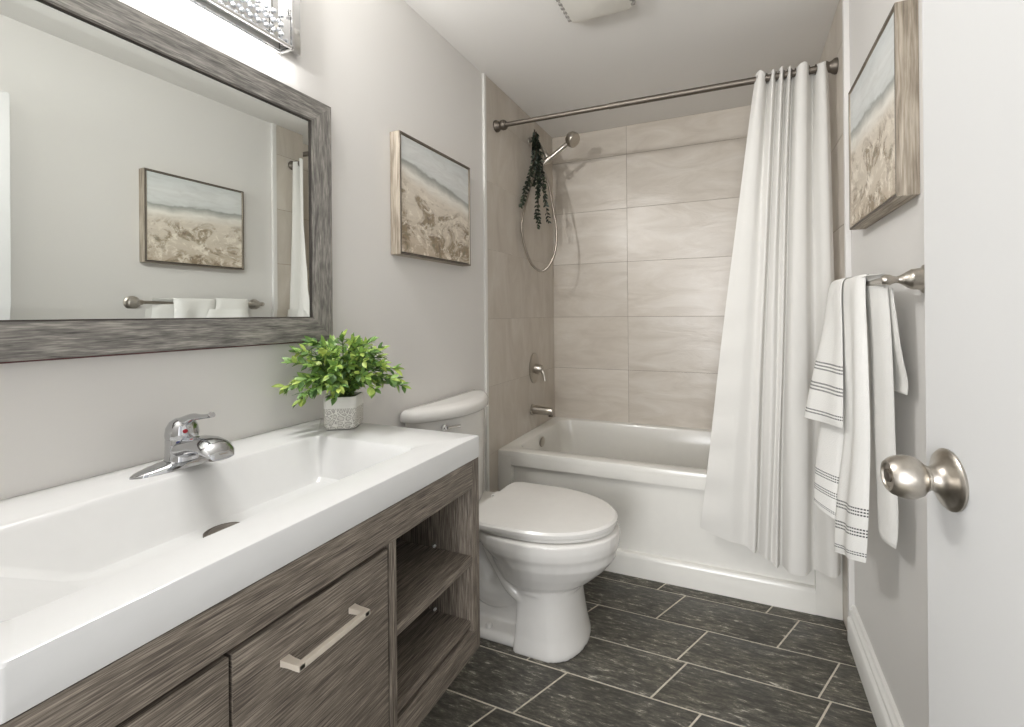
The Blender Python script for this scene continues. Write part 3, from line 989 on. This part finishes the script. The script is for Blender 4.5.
# pedestal: D-shaped column, flat cheeks and rounded front
def dee(xb, xm, xf, hw, z, n=22):
    pts = [Vector((xb, TY - hw * 0.96, z)), Vector((xb + 0.012, TY - hw, z))]
    for k in range(n + 1):
        a_ = -PI / 2 + PI * k / n
        pts.append(Vector((xm + (xf - xm) * math.cos(a_) ** 0.9, TY + hw * math.sin(a_), z)))
    pts += [Vector((xb + 0.012, TY + hw, z)), Vector((xb, TY + hw * 0.96, z))]
    return pts
bw.loft([dee(0.405, 0.52, 0.641, 0.143, 0.0), dee(0.405, 0.52, 0.641, 0.143, 0.014), dee(0.408, 0.515, 0.630, 0.133, 0.06), dee(0.41, 0.51, 0.618, 0.126, 0.13), dee(0.41, 0.50, 0.608, 0.121, 0.215)])
# flared rib from pedestal up to the back of the bowl
for sgn in (-1, 1):
    pts = [(0.470, TY + sgn * 0.100, 0.150), (0.425, TY + sgn * 0.104, 0.178), (0.380, TY + sgn * 0.106, 0.212), (0.335, TY + sgn * 0.098, 0.262), (0.300, TY + sgn * 0.108, 0.330), (0.285, TY + sgn * 0.115, 0.385)]
    bw.tube(pts, [0.020, 0.022, 0.024, 0.024, 0.024, 0.024], 10, smooth=5)
# waste passage, deck and base flange
bw.box(0.12, 0.46, TY - 0.052, TY + 0.052, 0.0, 0.40, 0.012)
bw.tube([(0.40, TY, 0.21), (0.32, TY, 0.145), (0.24, TY, 0.150), (0.19, TY, 0.235), (0.15, TY, 0.30)], [0.075, 0.082, 0.085, 0.080, 0.07], 18, smooth=5)
bw.loft([rrect(0.10, 0.46, TY - 0.124, TY + 0.124, 0.0, 0.03), rrect(0.10, 0.46, TY - 0.124, TY + 0.124, 0.020, 0.03), rrect(0.11, 0.46, TY - 0.112, TY + 0.112, 0.034, 0.03)])
bw.loft([rrect(0.035, 0.30, TY - 0.10, TY + 0.10, 0.34, 0.03), rrect(0.03, 0.30, TY - 0.155, TY + 0.155, 0.385, 0.03), rrect(0.03, 0.30, TY - 0.16, TY + 0.16, 0.418, 0.03)])
bowl = obj('bowl', bw, M['porcelain'], to, origin=(0.40, TY, 0))
rm = bowl.modifiers.new('remesh', 'REMESH'); rm.mode = 'VOXEL'; rm.voxel_size = 0.005; rm.use_smooth_shade = True
sm = bowl.modifiers.new('smooth', 'SMOOTH'); sm.iterations = 4; sm.factor = 0.5
for sgn in (-1, 1):
    c = MB(); c.lathe([(0, 0), (0.012, 0), (0.012, 0.008), (0.009, 0.014), (0, 0.016)], (0.285, TY + sgn * 0.098, 0.032), (0, 0, 1), 18)
    obj('bolt_cap', c, M['porcelain'], to)
se = MB()
se.loft([egg(0.24, 0.738, 0.182, 0.4255, pw=4.0), egg(0.236, 0.744, 0.187, 0.429, pw=4.0), egg(0.236, 0.744, 0.187, 0.437, pw=4.0), egg(0.24, 0.740, 0.184, 0.4395, pw=4.0)])
obj('seat', se, M['seat_plastic'], to, angle=30)
li = MB()
li.loft([egg(0.236, 0.742, 0.188, 0.4405, pw=9), egg(0.231, 0.749, 0.195, 0.4425, pw=9), egg(0.230, 0.751, 0.197, 0.449, pw=9), egg(0.231, 0.750, 0.196, 0.458, pw=9), egg(0.238, 0.741, 0.189, 0.4645, pw=9), egg(0.27, 0.70, 0.158, 0.4685, pw=7), egg(0.36, 0.60, 0.07, 0.4705)])
obj('toilet_lid', li, M['seat_plastic'], to, angle=30)
for sgn in (-1, 1):
    h = MB(); h.box(0.205, 0.238, TY + sgn * 0.075 - 0.02, TY + sgn * 0.075 + 0.02, 0.422, 0.452, 0.006)
    obj('hinge', h, M['seat_plastic'], to)
def bow(x0, xe, xc, hw, z, n=18, yc=1.488):
    """plan outline of the tank: flat back, bowed front"""
    pts = [Vector((x0, yc - hw, z))]
    for k in range(n + 1):
        t = -1 + 2 * k / n
        pts.append(Vector((xe + (xc - xe) * (1 - abs(t) ** 2.2), yc + t * hw, z)))
    pts.append(Vector((x0, yc + hw, z)))
    return pts
tk = MB()
tk.loft([bow(0.024, 0.075, 0.150, 0.195, 0.412), bow(0.022, 0.072, 0.160, 0.205, 0.43), bow(0.02, 0.068, 0.166, 0.216, 0.70), bow(0.02, 0.068, 0.168, 0.220, 0.800), ])
obj('tank', tk, M['porcelain'], to, angle=50)
tl = MB()
tl.loft([bow(0.016, 0.070, 0.178, 0.232, 0.801), bow(0.014, 0.072, 0.183, 0.237, 0.806), bow(0.014, 0.072, 0.184, 0.238, 0.830), bow(0.017, 0.069, 0.179, 0.233, 0.840), bow(0.022, 0.062, 0.168, 0.225, 0.846), bow(0.045, 0.055, 0.12, 0.18, 0.8485)])
obj('tank_lid', tl, M['porcelain'], to, angle=50)
fh = MB()
fh.lathe([(0, 0), (0.013, 0), (0.012, 0.008), (0.006, 0.010), (0.006, 0.018), (0, 0.018)], (0.130, 1.345, 0.772), (1, -0.25, 0), 18)
fh.tube([(0.150, 1.342, 0.772), (0.152, 1.372, 0.770), (0.160, 1.405, 0.766)], [0.005, 0.0055, 0.0065], 10)
obj('flush_lever', fh, M['chrome'], to, label='small chrome flush lever')

# ------------------------------------------------------------------ bathtub
YF, ZT = 1.937, 0.503
tb = thing('bathtub', 'white alcove bathtub with a panelled apron along the tiled back wall', 'bathtub', (0.77, 2.30, 0.0))
t = MB()
X0, X1, Y1 = TL + 0.001, TR - 0.001, TB - 0.001
def rr2(x0, x1, y0, y1, z, r, n=8):
    """rounded outline; the sloping backrest end keeps tighter corners"""
    q = min(r, 0.022)
    pts = []
    for cx, cy, a0, e in ((x1 - q, y1 - q, 0, q), (x0 + r, y1 - r, PI / 2, r), (x0 + r, y0 + r, PI, r), (x1 - q, y0 + q, 1.5 * PI, q)):
        for k in range(n + 1):
            a = a0 + PI / 2 * k / n
            pts.append(Vector((cx + e * math.cos(a), cy + e * math.sin(a), z)))
    return pts
rings = [rr2(X0, X1, YF + 0.004, Y1, ZT - 0.030, 0.003), rr2(X0, X1, YF, Y1, ZT - 0.028, 0.003), rr2(X0, X1, YF, Y1, ZT - 0.006, 0.004), rr2(X0 + 0.001, X1 - 0.001, YF + 0.002, Y1, ZT - 0.002, 0.005), rr2(X0 + 0.002, X1 - 0.002, YF + 0.006, Y1, ZT, 0.006),
         rr2(0.076, 1.455, YF + 0.064, Y1 - 0.036, ZT, 0.07), rr2(0.082, 1.448, YF + 0.070, Y1 - 0.042, ZT - 0.003, 0.07), rr2(0.087, 1.440, YF + 0.075, Y1 - 0.047, ZT - 0.012, 0.07),
         rr2(0.100, 1.360, YF + 0.085, Y1 - 0.058, ZT - 0.10, 0.075), rr2(0.125, 1.16, YF + 0.105, Y1 - 0.078, ZT - 0.33, 0.085), rr2(0.150, 1.09, YF + 0.125, Y1 - 0.098, ZT - 0.365, 0.09), rr2(0.20, 1.02, YF + 0.17, Y1 - 0.14, ZT - 0.380, 0.09), rr2(0.22, 0.34, YF + 0.30, Y1 - 0.28, ZT - 0.385, 0.04)]
t.loft(rings, cap0=False)
# apron: border boards round a recessed panel, with a moulded toe below
AZ0, PX0, PX1, PZ0, PZ1 = 0.0, 0.086, 1.434, 0.098, 0.432
t.box(X0, PX0, YF + 0.002, YF + 0.03, 0.0, ZT - 0.02, 0.002)
t.box(PX1, X1, YF + 0.002, YF + 0.03, 0.0, ZT - 0.02, 0.002)
t.box(PX0 - 0.001, PX1 + 0.001, YF + 0.0005, YF + 0.03, PZ1, ZT - 0.02, 0.001)
t.box(PX0 - 0.001, PX1 + 0.001, YF + 0.026, YF + 0.034, 0.09, PZ1 + 0.004)
prof = [(0.0, 0.0), (0.002, 0.080), (0.004, 0.090), (0.010, 0.098), (0.020, 0.102), (0.029, 0.102), (0.029, 0.0)]
t.loft([[Vector((x, YF + 0.001 + a, z)) for a, z in prof] for x in (PX0 - 0.001, PX1 + 0.001)])
obj('tub', t, M['acrylic'], tb, angle=28)
ov = MB(); ov.lathe([(0, 0), (0.030, 0.0), (0.031, 0.004), (0.026, 0.010), (0.012, 0.013), (0, 0.013)], (0.094, 2.29, 0.452), (1, 0, -0.12), 28)
obj('overflow_plate', ov, M['nickel'], tb, label='round metal overflow plate')

# ------------------------------------------------------------------ tub spout, valve, shower
ts = MB()
ts.lathe([(0, 0.0), (0.034, 0.0), (0.034, 0.006), (0.027, 0.010), (0.0265, 0.03), (0.025, 0.09), (0.0235, 0.128), (0.020, 0.136), (0, 0.137)], (TL, 2.345, 0.622), (1, 0, -0.03), 28)
sp = thing('tub_spout', 'nickel tub spout on the tiled wall just above the tub rim', 'tub spout', (TL, 2.345, 0.622))
obj('spout_body', ts, M['nickel'], sp)
ts = MB(); ts.lathe([(0, 0), (0.013, 0), (0.013, 0.016), (0, 0.016)], (TL + 0.118, 2.345, 0.588), (0, 0, 1), 18)
obj('spout_outlet', ts, M['dark_nickel'], sp)
vv = thing('shower_valve', 'nickel shower control with an oval plate and lever on the tiled wall', 'shower valve', (TL, 2.372, 0.862))
vp = MB()
def oval(x, hw, hz): return [Vector((x, 2.372 + hw * math.cos(2 * PI * k / 32), 0.865 + hz * math.sin(2 * PI * k / 32))) for k in range(32)]
vp.loft([oval(TL + 0.0003, 0.068, 0.092), oval(TL + 0.005, 0.068, 0.092), oval(TL + 0.010, 0.060, 0.084), oval(TL + 0.013, 0.045, 0.06)])
obj('valve_plate', vp, M['nickel'], vv)
vh = MB()
vh.lathe([(0, 0.012), (0.030, 0.012), (0.028, 0.03), (0.024, 0.05), (0.018, 0.058), (0, 0.06)], (TL, 2.372, 0.862), (1, 0, 0), 24)
vh.tube([(TL + 0.045, 2.372, 0.862), (TL + 0.066, 2.366, 0.835), (TL + 0.078, 2.360, 0.79)], [0.014, 0.011, 0.009], 12, smooth=4)
obj('valve_lever', vh, M['nickel'], vv)

AY = 2.35
sa = thing('wall_shower', 'bent metal shower arm with holder high on the left tiled wall', 'shower arm', (TL, AY, 2.22))
b = MB(); b.lathe([(0, 0.0), (0.030, 0.0), (0.029, 0.004), (0.018, 0.010), (0.012, 0.013), (0, 0.013)], (TL, AY, 2.225), (1, 0, 0), 26)
obj('wall_flange', b, M['nickel'], sa)
b = MB(); b.tube([(TL + 0.005, AY, 2.225), (0.045, AY, 2.222), (0.075, AY, 2.195), (0.108, AY, 2.140)], 0.0095, 14, smooth=6)
obj('arm', b, M['nickel'], sa)
b = MB()
b.lathe([(0, -0.022), (0.015, -0.022), (0.0165, -0.01), (0.0165, 0.012), (0.014, 0.020), (0, 0.020)], (0.113, AY, 2.128), (0.5, 0, -0.86), 20)
b.lathe([(0.0145, -0.016), (0.0205, -0.018), (0.021, 0.018), (0.016, 0.020), (0.0145, -0.016)], (0.128, AY, 2.100), (0.84, 0, 0.54), 20)
obj('holder', b, M['nickel'], sa)
hs = thing('hand_shower', 'handheld shower head with metal hose hanging in a loop from the arm', 'hand shower', (0.128, AY, 2.10))
ax = Vector((0.84, 0, 0.54)).normalized()
hc = Vector((0.128, AY, 2.100))
b = MB(); b.tube([hc - ax * 0.036, hc + ax * 0.0, hc + ax * 0.06, hc + ax * 0.12, hc + ax * 0.158], [0.0105, 0.0125, 0.0118, 0.0125, 0.016], 16, smooth=4)
hd = obj('handle', b, M['nickel'], hs)
b = MB()
fd = Vector((0.80, -0.18, -0.57)).normalized()
b.lathe([(0.0, -0.040), (0.016, -0.038), (0.030, -0.029), (0.040, -0.014), (0.0435, 0.004), (0.0435, 0.016), (0.040, 0.021), (0.034, 0.022), (0.030, 0.020), (0, 0.020)], hc + ax * 0.178, fd, 30)
obj('spray_head', b, M['nickel'], hs)
b = MB()
e0 = hc - ax * 0.034
b.tube([e0, e0 + Vector((-0.006, 0.0, -0.03)), (0.118, 2.352, 1.98), (0.148, 2.352, 1.84), (0.176, 2.345, 1.68), (0.172, 2.33, 1.55), (0.135, 2.31, 1.462), (0.092, 2.29, 1.440), (0.052, 2.255, 1.485), (0.030, 2.215, 1.59), (0.030, 2.19, 1.70), (0.044, 2.235, 1.86), (0.060, 2.30, 2.02), (0.082, 2.345, 2.12), (0.094, 2.35, 2.148)], 0.0068, 10, smooth=8)
obj('hose', b, M['hose'], hs)

# ------------------------------------------------------------------ dried greenery tied to the shower arm
eu = thing('hanging_greenery', 'dark green bunch of leafy sprigs hung from the shower arm', 'greenery', (0.06, 2.33, 2.21))
sg, lf = MB(), MB()
rnd = random.Random(5)
TOPP = Vector((0.058, 2.318, 2.262))
tied = Vector((0.052, 2.325, 2.185))
ends = [(0.034, 2.185, 1.800), (0.062, 2.325, 1.705), (0.072, 2.33, 1.735), (0.128, 2.34, 1.735), (0.036, 2.19, 1.83), (0.060, 2.315, 1.76), (0.040, 2.21, 1.90), (0.066, 2.32, 1.88), (0.112, 2.335, 1.84), (0.055, 2.30, 1.95), (0.105, 2.33, 1.93)]
for i, e in enumerate(ends):
    e = Vector(e)
    a = TOPP + Vector((rnd.uniform(-.012, .012), rnd.uniform(-.015, .015), rnd.uniform(-0.03, 0.012)))
    mid = tied.lerp(e, 0.45) + Vector((rnd.uniform(0.0, .02), rnd.uniform(-.02, .01), 0))
    pts, rad = spline([a, tied + Vector((rnd.uniform(-.01, .02), rnd.uniform(-.012, .012), 0)), mid, e], [0.002, 0.002, 0.0017, 0.001], 11)
    sg.tube(pts, rad, 5)
    for k in range(2, len(pts)):
        dr = (pts[k] - pts[k - 1]).normalized()
        for q in range(3):
            an = rnd.uniform(0, 2 * PI)
            orth = dr.orthogonal().normalized()
            sd = orth * math.cos(an) + dr.cross(orth) * math.sin(an)
            ld = (dr * 0.75 + sd * 0.75).normalized()
            if pts[k].x + ld.x * 0.024 < TL + 0.004: ld.x = abs(ld.x)
            nr = Vector((rnd.uniform(-1, 1), -1, rnd.uniform(-.6, 1)))
            leaf(lf, pts[k], ld, nr, rnd.uniform(0.018, 0.028), rnd.uniform(0.009, 0.014), 0.2, 0.1)
obj('sprigs', sg, M['brown_stem'], eu)
obj('foliage', lf, M['euc'], eu, angle=80)
b = MB()
b.tube([tied + Vector((0.020 * math.cos(a), 0.020 * math.sin(a), 0.045)) for a in [k * PI / 8 for k in range(17)]], 0.002, 6)
obj('twine', b, M['brown_stem'], eu)

# ------------------------------------------------------------------ curtain rod, rings, curtain
RYL, RZL, RYR, RZR = 1.948, 2.154, 1.957, 2.148
rod = thing('curtain_rod', 'metal shower curtain rod spanning the tub from wall to wall', 'curtain rod', (0.77, 1.953, 2.15))
P0, P1 = Vector((TL, RYL, RZL)), Vector((TR, RYR, RZR))
rdir = (P1 - P0).normalized()
b = MB(); b.tube([P0 + rdir * 0.01, P0 + rdir * 0.62], 0.0115, 18); b.tube([P0 + rdir * 0.60, P1 - rdir * 0.01], 0.0135, 18)
obj('rod_tube', b, M['dark_nickel'], rod)
for P, dr in ((P0, rdir), (P1, -rdir)):
    b = MB(); b.lathe([(0, 0), (0.029, 0.0), (0.030, 0.006), (0.0275, 0.013), (0.0215, 0.021), (0.0195, 0.027), (0.021, 0.031), (0.0245, 0.038), (0.0245, 0.050), (0.021, 0.057), (0.0165, 0.061), (0, 0.061)], P, dr, 26)
    obj('end_flange', b, M['dark_nickel'], rod)

CT = [  # (fraction, x at top, x at hem, fold offset at top, fold offset at hem)
    (0.00, 1.236, 1.002, 0.000, 0.000),
    (0.06, 1.252, 1.055, -0.024, -0.012),
    (0.13, 1.270, 1.115, -0.012, -0.020),
    (0.20, 1.284, 1.175, 0.026, -0.006),
    (0.26, 1.300, 1.208, -0.026, -0.026),
    (0.31, 1.316, 1.222, 0.014, 0.016),
    (0.37, 1.332, 1.254, -0.028, -0.018),
    (0.43, 1.346, 1.276, 0.020, -0.004),
    (0.48, 1.360, 1.292, -0.026, -0.026),
    (0.54, 1.374, 1.306, 0.022, 0.022),
    (0.61, 1.392, 1.336, -0.030, -0.026),
    (0.69, 1.418, 1.392, -0.030, -0.022),
    (0.75, 1.434, 1.420, 0.010, 0.020),
    (0.80, 1.446, 1.436, 0.030, 0.022),
    (0.87, 1.462, 1.464, -0.016, -0.020),
    (0.94, 1.480, 1.492, -0.026, -0.024),
    (1.00, 1.494, 1.512, 0.004, 0.000)]
def col(i): return [(r[0], r[i]) for r in CT]
HEM = [(0.0, 0.290), (0.15, 0.262), (0.28, 0.235), (0.40, 0.212), (0.52, 0.190), (0.65, 0.184), (0.80, 0.190), (1.0, 0.206)]
def cpt(u, v):
    """v = 0 top .. 1 hem"""
    xt, xb = lerp_table(col(1), u), lerp_table(col(2), u)
    ft, fb = lerp_table(col(3), u), lerp_table(col(4), u)
    w = v ** (0.95 - 0.4 * u * u)
    x = xt + (xb - xt) * w
    z0 = 2.172 - 0.012 * u + 0.004 * math.sin(40 * u)
    zb = lerp_table(HEM, u)
    z = z0 + (zb - z0) * v
    yc = lerp_table([(0.0, 1.953), (0.25, 1.938), (0.6, 1.908), (0.85, 1.895), (1.0, 1.892)], v)
    k = min(1.0, v * 1.6)
    y = yc + (ft + (fb - ft) * k) * (1 - 0.35 * math.sin(PI * min(1, v * 1.1)))
    # creases towards the lower left edge
    e = max(0.0, 1 - u / 0.22) * max(0.0, min(1.0, (v - 0.25) * 2))
    y += e * 0.006 * math.sin(70 * v + 9 * u)
    x += 0.003 * math.sin(9 * v + 20 * u) * v
    return Vector((x, y, z))
c = MB(); c.grid(190, 80, cpt)
cu = obj('shower_curtain', c, M['curtain'], angle=80)
so_ = cu.modifiers.new('thick', 'SOLIDIFY'); so_.thickness = 0.0016; so_.offset = 0
es_ = cu.modifiers.new('crisp_hem', 'EDGE_SPLIT'); es_.split_angle = math.radians(60)
tag(cu, 'white fabric shower curtain gathered at the right end of the rod', 'shower curtain')
rg = None
nr_ = 0
for u in (0.02, 0.165, 0.235, 0.295, 0.335, 0.405, 0.455, 0.515, 0.57, 0.735, 0.83, 0.975):
    x = lerp_table(col(1), u)
    pc = P0 + rdir * ((x - P0.x) / rdir.x)
    if rg is None:
        b = MB()
        b.loft([[pc + Vector((0.0022 * math.cos(t2), 0, 0)) + (Vector((0, math.cos(a), math.sin(a))) * (0.0175 + 0.0022 * math.sin(t2))) for t2 in [2 * PI * q / 8 for q in range(8)]] for a in [2 * PI * q / 28 for q in range(28)]], close_rings=True)
        rg = obj('curtain_ring', b, M['ring'], origin=pc)
        o = rg
    else:
        o = rg.copy(); COL.objects.link(o)
        o.location = pc
    tag(o, 'small metal ring holding the white curtain on the rod', 'curtain ring', 'curtain rings on the rod')

# ------------------------------------------------------------------ towel bar and towel
BX, BZ = 1.470, 1.262
bar = thing('towel_bar', 'nickel towel bar with flared posts on the right wall', 'towel bar', (XR, 1.42, BZ))
b = MB()
b.lathe([(0, 0), (0.0078, 0), (0.0078, 0.552), (0, 0.552)], (BX, 1.170, BZ), (0, 1, 0), 20)
obj('bar', b, M['nickel'], bar)
for y in (1.170, 1.722):
    b = MB(); b.lathe([(0, 0), (0.031, 0), (0.031, 0.006), (0.0245, 0.010), (0.0225, 0.028), (0.0195, 0.0305), (0.0185, 0.034), (0.0135, 0.041), (0.0085, 0.050), (0.0072, 0.056), (0.0090, 0.063), (0.0118, 0.068), (0.0122, 0.078), (0.009, 0.084), (0, 0.085)], (XR, y, BZ), (-1, 0, 0), 26)
    obj('post', b, M['nickel'], bar)

tw = MB()
def sheet(rows, thick, v0, nu=14, nv=40, bulge=0.0, waves=0, u0=0.0):
    """terry panel. rows: list of (left point, right point) from the bar down to the hem"""
    L = [Vector(r[0]) for r in rows]; Rr = [Vector(r[1]) for r in rows]
    Ls, _ = spline(L, 1.0, 12); Rs, _ = spline(Rr, 1.0, 12)
    n = len(Ls)
    def at(lst, v):
        f_ = v * (n - 1); i = min(int(f_), n - 2); return lst[i].lerp(lst[i + 1], f_ - i)
    length = sum((Ls[i + 1] - Ls[i]).length for i in range(n - 1))
    wid = (Ls[-1] - Rs[-1]).length
    def fn(s):
        def g(u, v):
            a, b2 = at(Ls, v), at(Rs, v)
            p = a.lerp(b2, u)
            nrm = Vector((-1, -0.25, 0)).normalized()
            off = bulge * math.sin(PI * u) + (0.006 * math.sin(waves * PI * u + 1.5 * v) * min(1, v * 2) if waves else 0)
            e = min(1.0, 8 * min(u, 1 - u) + 0.15) * min(1.0, 12 * (1 - v) + 0.25)
            return p + nrm * (off + s * thick * 0.5 * e)
        return g
    uvf = lambda u, v: (u0 + u * wid, v0 + (1 - v) * length)
    bm = tw.bm
    V = {}
    for s in (1, -1):
        g = fn(s)
        V[s] = [[bm.verts.new(g(i / nu, j / nv)) for j in range(nv + 1)] for i in range(nu + 1)]
        for i in range(nu):
            for j in range(nv):
                q = [(i, j), (i + 1, j), (i + 1, j + 1), (i, j + 1)]
                fc = bm.faces.new([V[s][a][b2] for a, b2 in q])
                for lp, (a, b2) in zip(fc.loops, q): lp[tw.uv].uv = uvf(a / nu, b2 / nv)
    def strip(idx):
        for (a, b2) in zip(idx, idx[1:]):
            fc = bm.faces.new([V[1][a[0]][a[1]], V[1][b2[0]][b2[1]], V[-1][b2[0]][b2[1]], V[-1][a[0]][a[1]]])
            for lp, q in zip(fc.loops, (a, b2, b2, a)): lp[tw.uv].uv = uvf(q[0] / nu, q[1] / nv)
    strip([(0, j) for j in range(nv + 1)]); strip([(nu, j) for j in range(nv + 1)])
    strip([(i, 0) for i in range(nu + 1)]); strip([(i, nv) for i in range(nu + 1)])
bx = BX
# long back half, hanging behind the bar at the near end
sheet([((bx - 0.002, 1.40, BZ + 0.017), (bx - 0.002, 1.215, BZ + 0.016)), ((bx + 0.013, 1.40, BZ + 0.004), (bx + 0.012, 1.218, BZ + 0.0)), ((1.494, 1.39, 1.10), (1.493, 1.225, 1.10)), ((1.497, 1.38, 0.88), (1.497, 1.222, 0.88)), ((1.500, 1.36, 0.70), (1.502, 1.225, 0.70)), ((1.500, 1.345, 0.615), (1.500, 1.235, 0.630))], 0.016, 0.5, bulge=0.010)
# short corner of the inner fold near the wall
sheet([((1.496, 1.34, 1.25), (1.493, 1.215, 1.245)), ((1.506, 1.34, 1.12), (1.507, 1.208, 1.10)), ((1.512, 1.33, 1.03), (1.519, 1.21, 1.03)), ((1.512, 1.33, 0.995), (1.518, 1.212, 0.998))], 0.010, 0.5)
# long front half
sheet([((bx + 0.002, 1.475, BZ + 0.018), (bx + 0.002, 1.285, BZ + 0.018)), ((bx - 0.017, 1.475, BZ + 0.004), (bx - 0.014, 1.290, BZ + 0.004)), ((1.452, 1.455, 1.08), (1.459, 1.297, 1.08)), ((1.451, 1.455, 0.86), (1.462, 1.303, 0.87)), ((1.432, 1.474, 0.65), (1.458, 1.308, 0.69)), ((1.421, 1.472, 0.487), (1.454, 1.322, 0.540))], 0.017, 0.0, bulge=0.005, waves=3)
# folded-back middle layer on the far side
sheet([((bx + 0.002, 1.62, BZ + 0.017), (bx + 0.002, 1.46, BZ + 0.018)), ((bx - 0.014, 1.62, BZ + 0.0), (bx - 0.016, 1.46, BZ + 0.0)), ((1.434, 1.61, 1.05), (1.452, 1.47, 1.05)), ((1.405, 1.60, 0.85), (1.446, 1.475, 0.85)), ((1.386, 1.59, 0.68), (1.432, 1.478, 0.69)), ((1.379, 1.58, 0.580), (1.424, 1.478, 0.575))], 0.010, 0.0, bulge=0.004, u0=0.3)
# short outer flap flaring away from the wall
sheet([((bx + 0.002, 1.635, BZ + 0.026), (bx + 0.002, 1.475, BZ + 0.028)), ((bx - 0.024, 1.630, BZ + 0.010), (bx - 0.028, 1.470, BZ + 0.010)), ((1.422, 1.615, 1.13), (1.438, 1.440, 1.13)), ((1.388, 1.605, 0.985), (1.433, 1.405, 0.99)), ((1.362, 1.600, 0.848), (1.431, 1.400, 0.868))], 0.012, 0.0, bulge=0.008, waves=2, u0=0.6)
two = obj('bath_towel', tw, M['towel'], angle=60)
tag(two, 'white terry towel with dark dotted stripes draped over the towel bar', 'towel')

# ------------------------------------------------------------------ ceiling exhaust fan
fx0, fx1, fy0, fy1 = 0.545, 0.808, 1.372, 1.634
fan = thing('exhaust_fan', 'square white exhaust fan cover on the ceiling', 'exhaust fan', (0.676, 1.503, H))
b = MB()
b.loft([rrect(fx0 - 0.004, fx1 + 0.004, fy0, fy1, H - 0.0004, 0.02), rrect(fx0 - 0.004, fx1 + 0.004, fy0, fy1, H - 0.006, 0.02), rrect(fx0 + 0.010, fx1 - 0.010, fy0 + 0.012, fy1 - 0.010, H - 0.026, 0.02), rrect(fx0 + 0.016, fx1 - 0.016, fy0 + 0.018, fy1 - 0.016, H - 0.028, 0.018)])
obj('fan_cover', b, M['fan_white'], fan, angle=30)
for x0 in (fx0 - 0.002, fx1 - 0.013):
    b = MB()
    for k in range(9):
        y = fy0 + 0.03 + k * 0.024
        b.box(x0, x0 + 0.015, y, y + 0.013, H - 0.027, H - 0.006, 0.001)
    obj('side_slots', b, M['grey_clip'], fan, label='grey vent slots along the side of the cover')
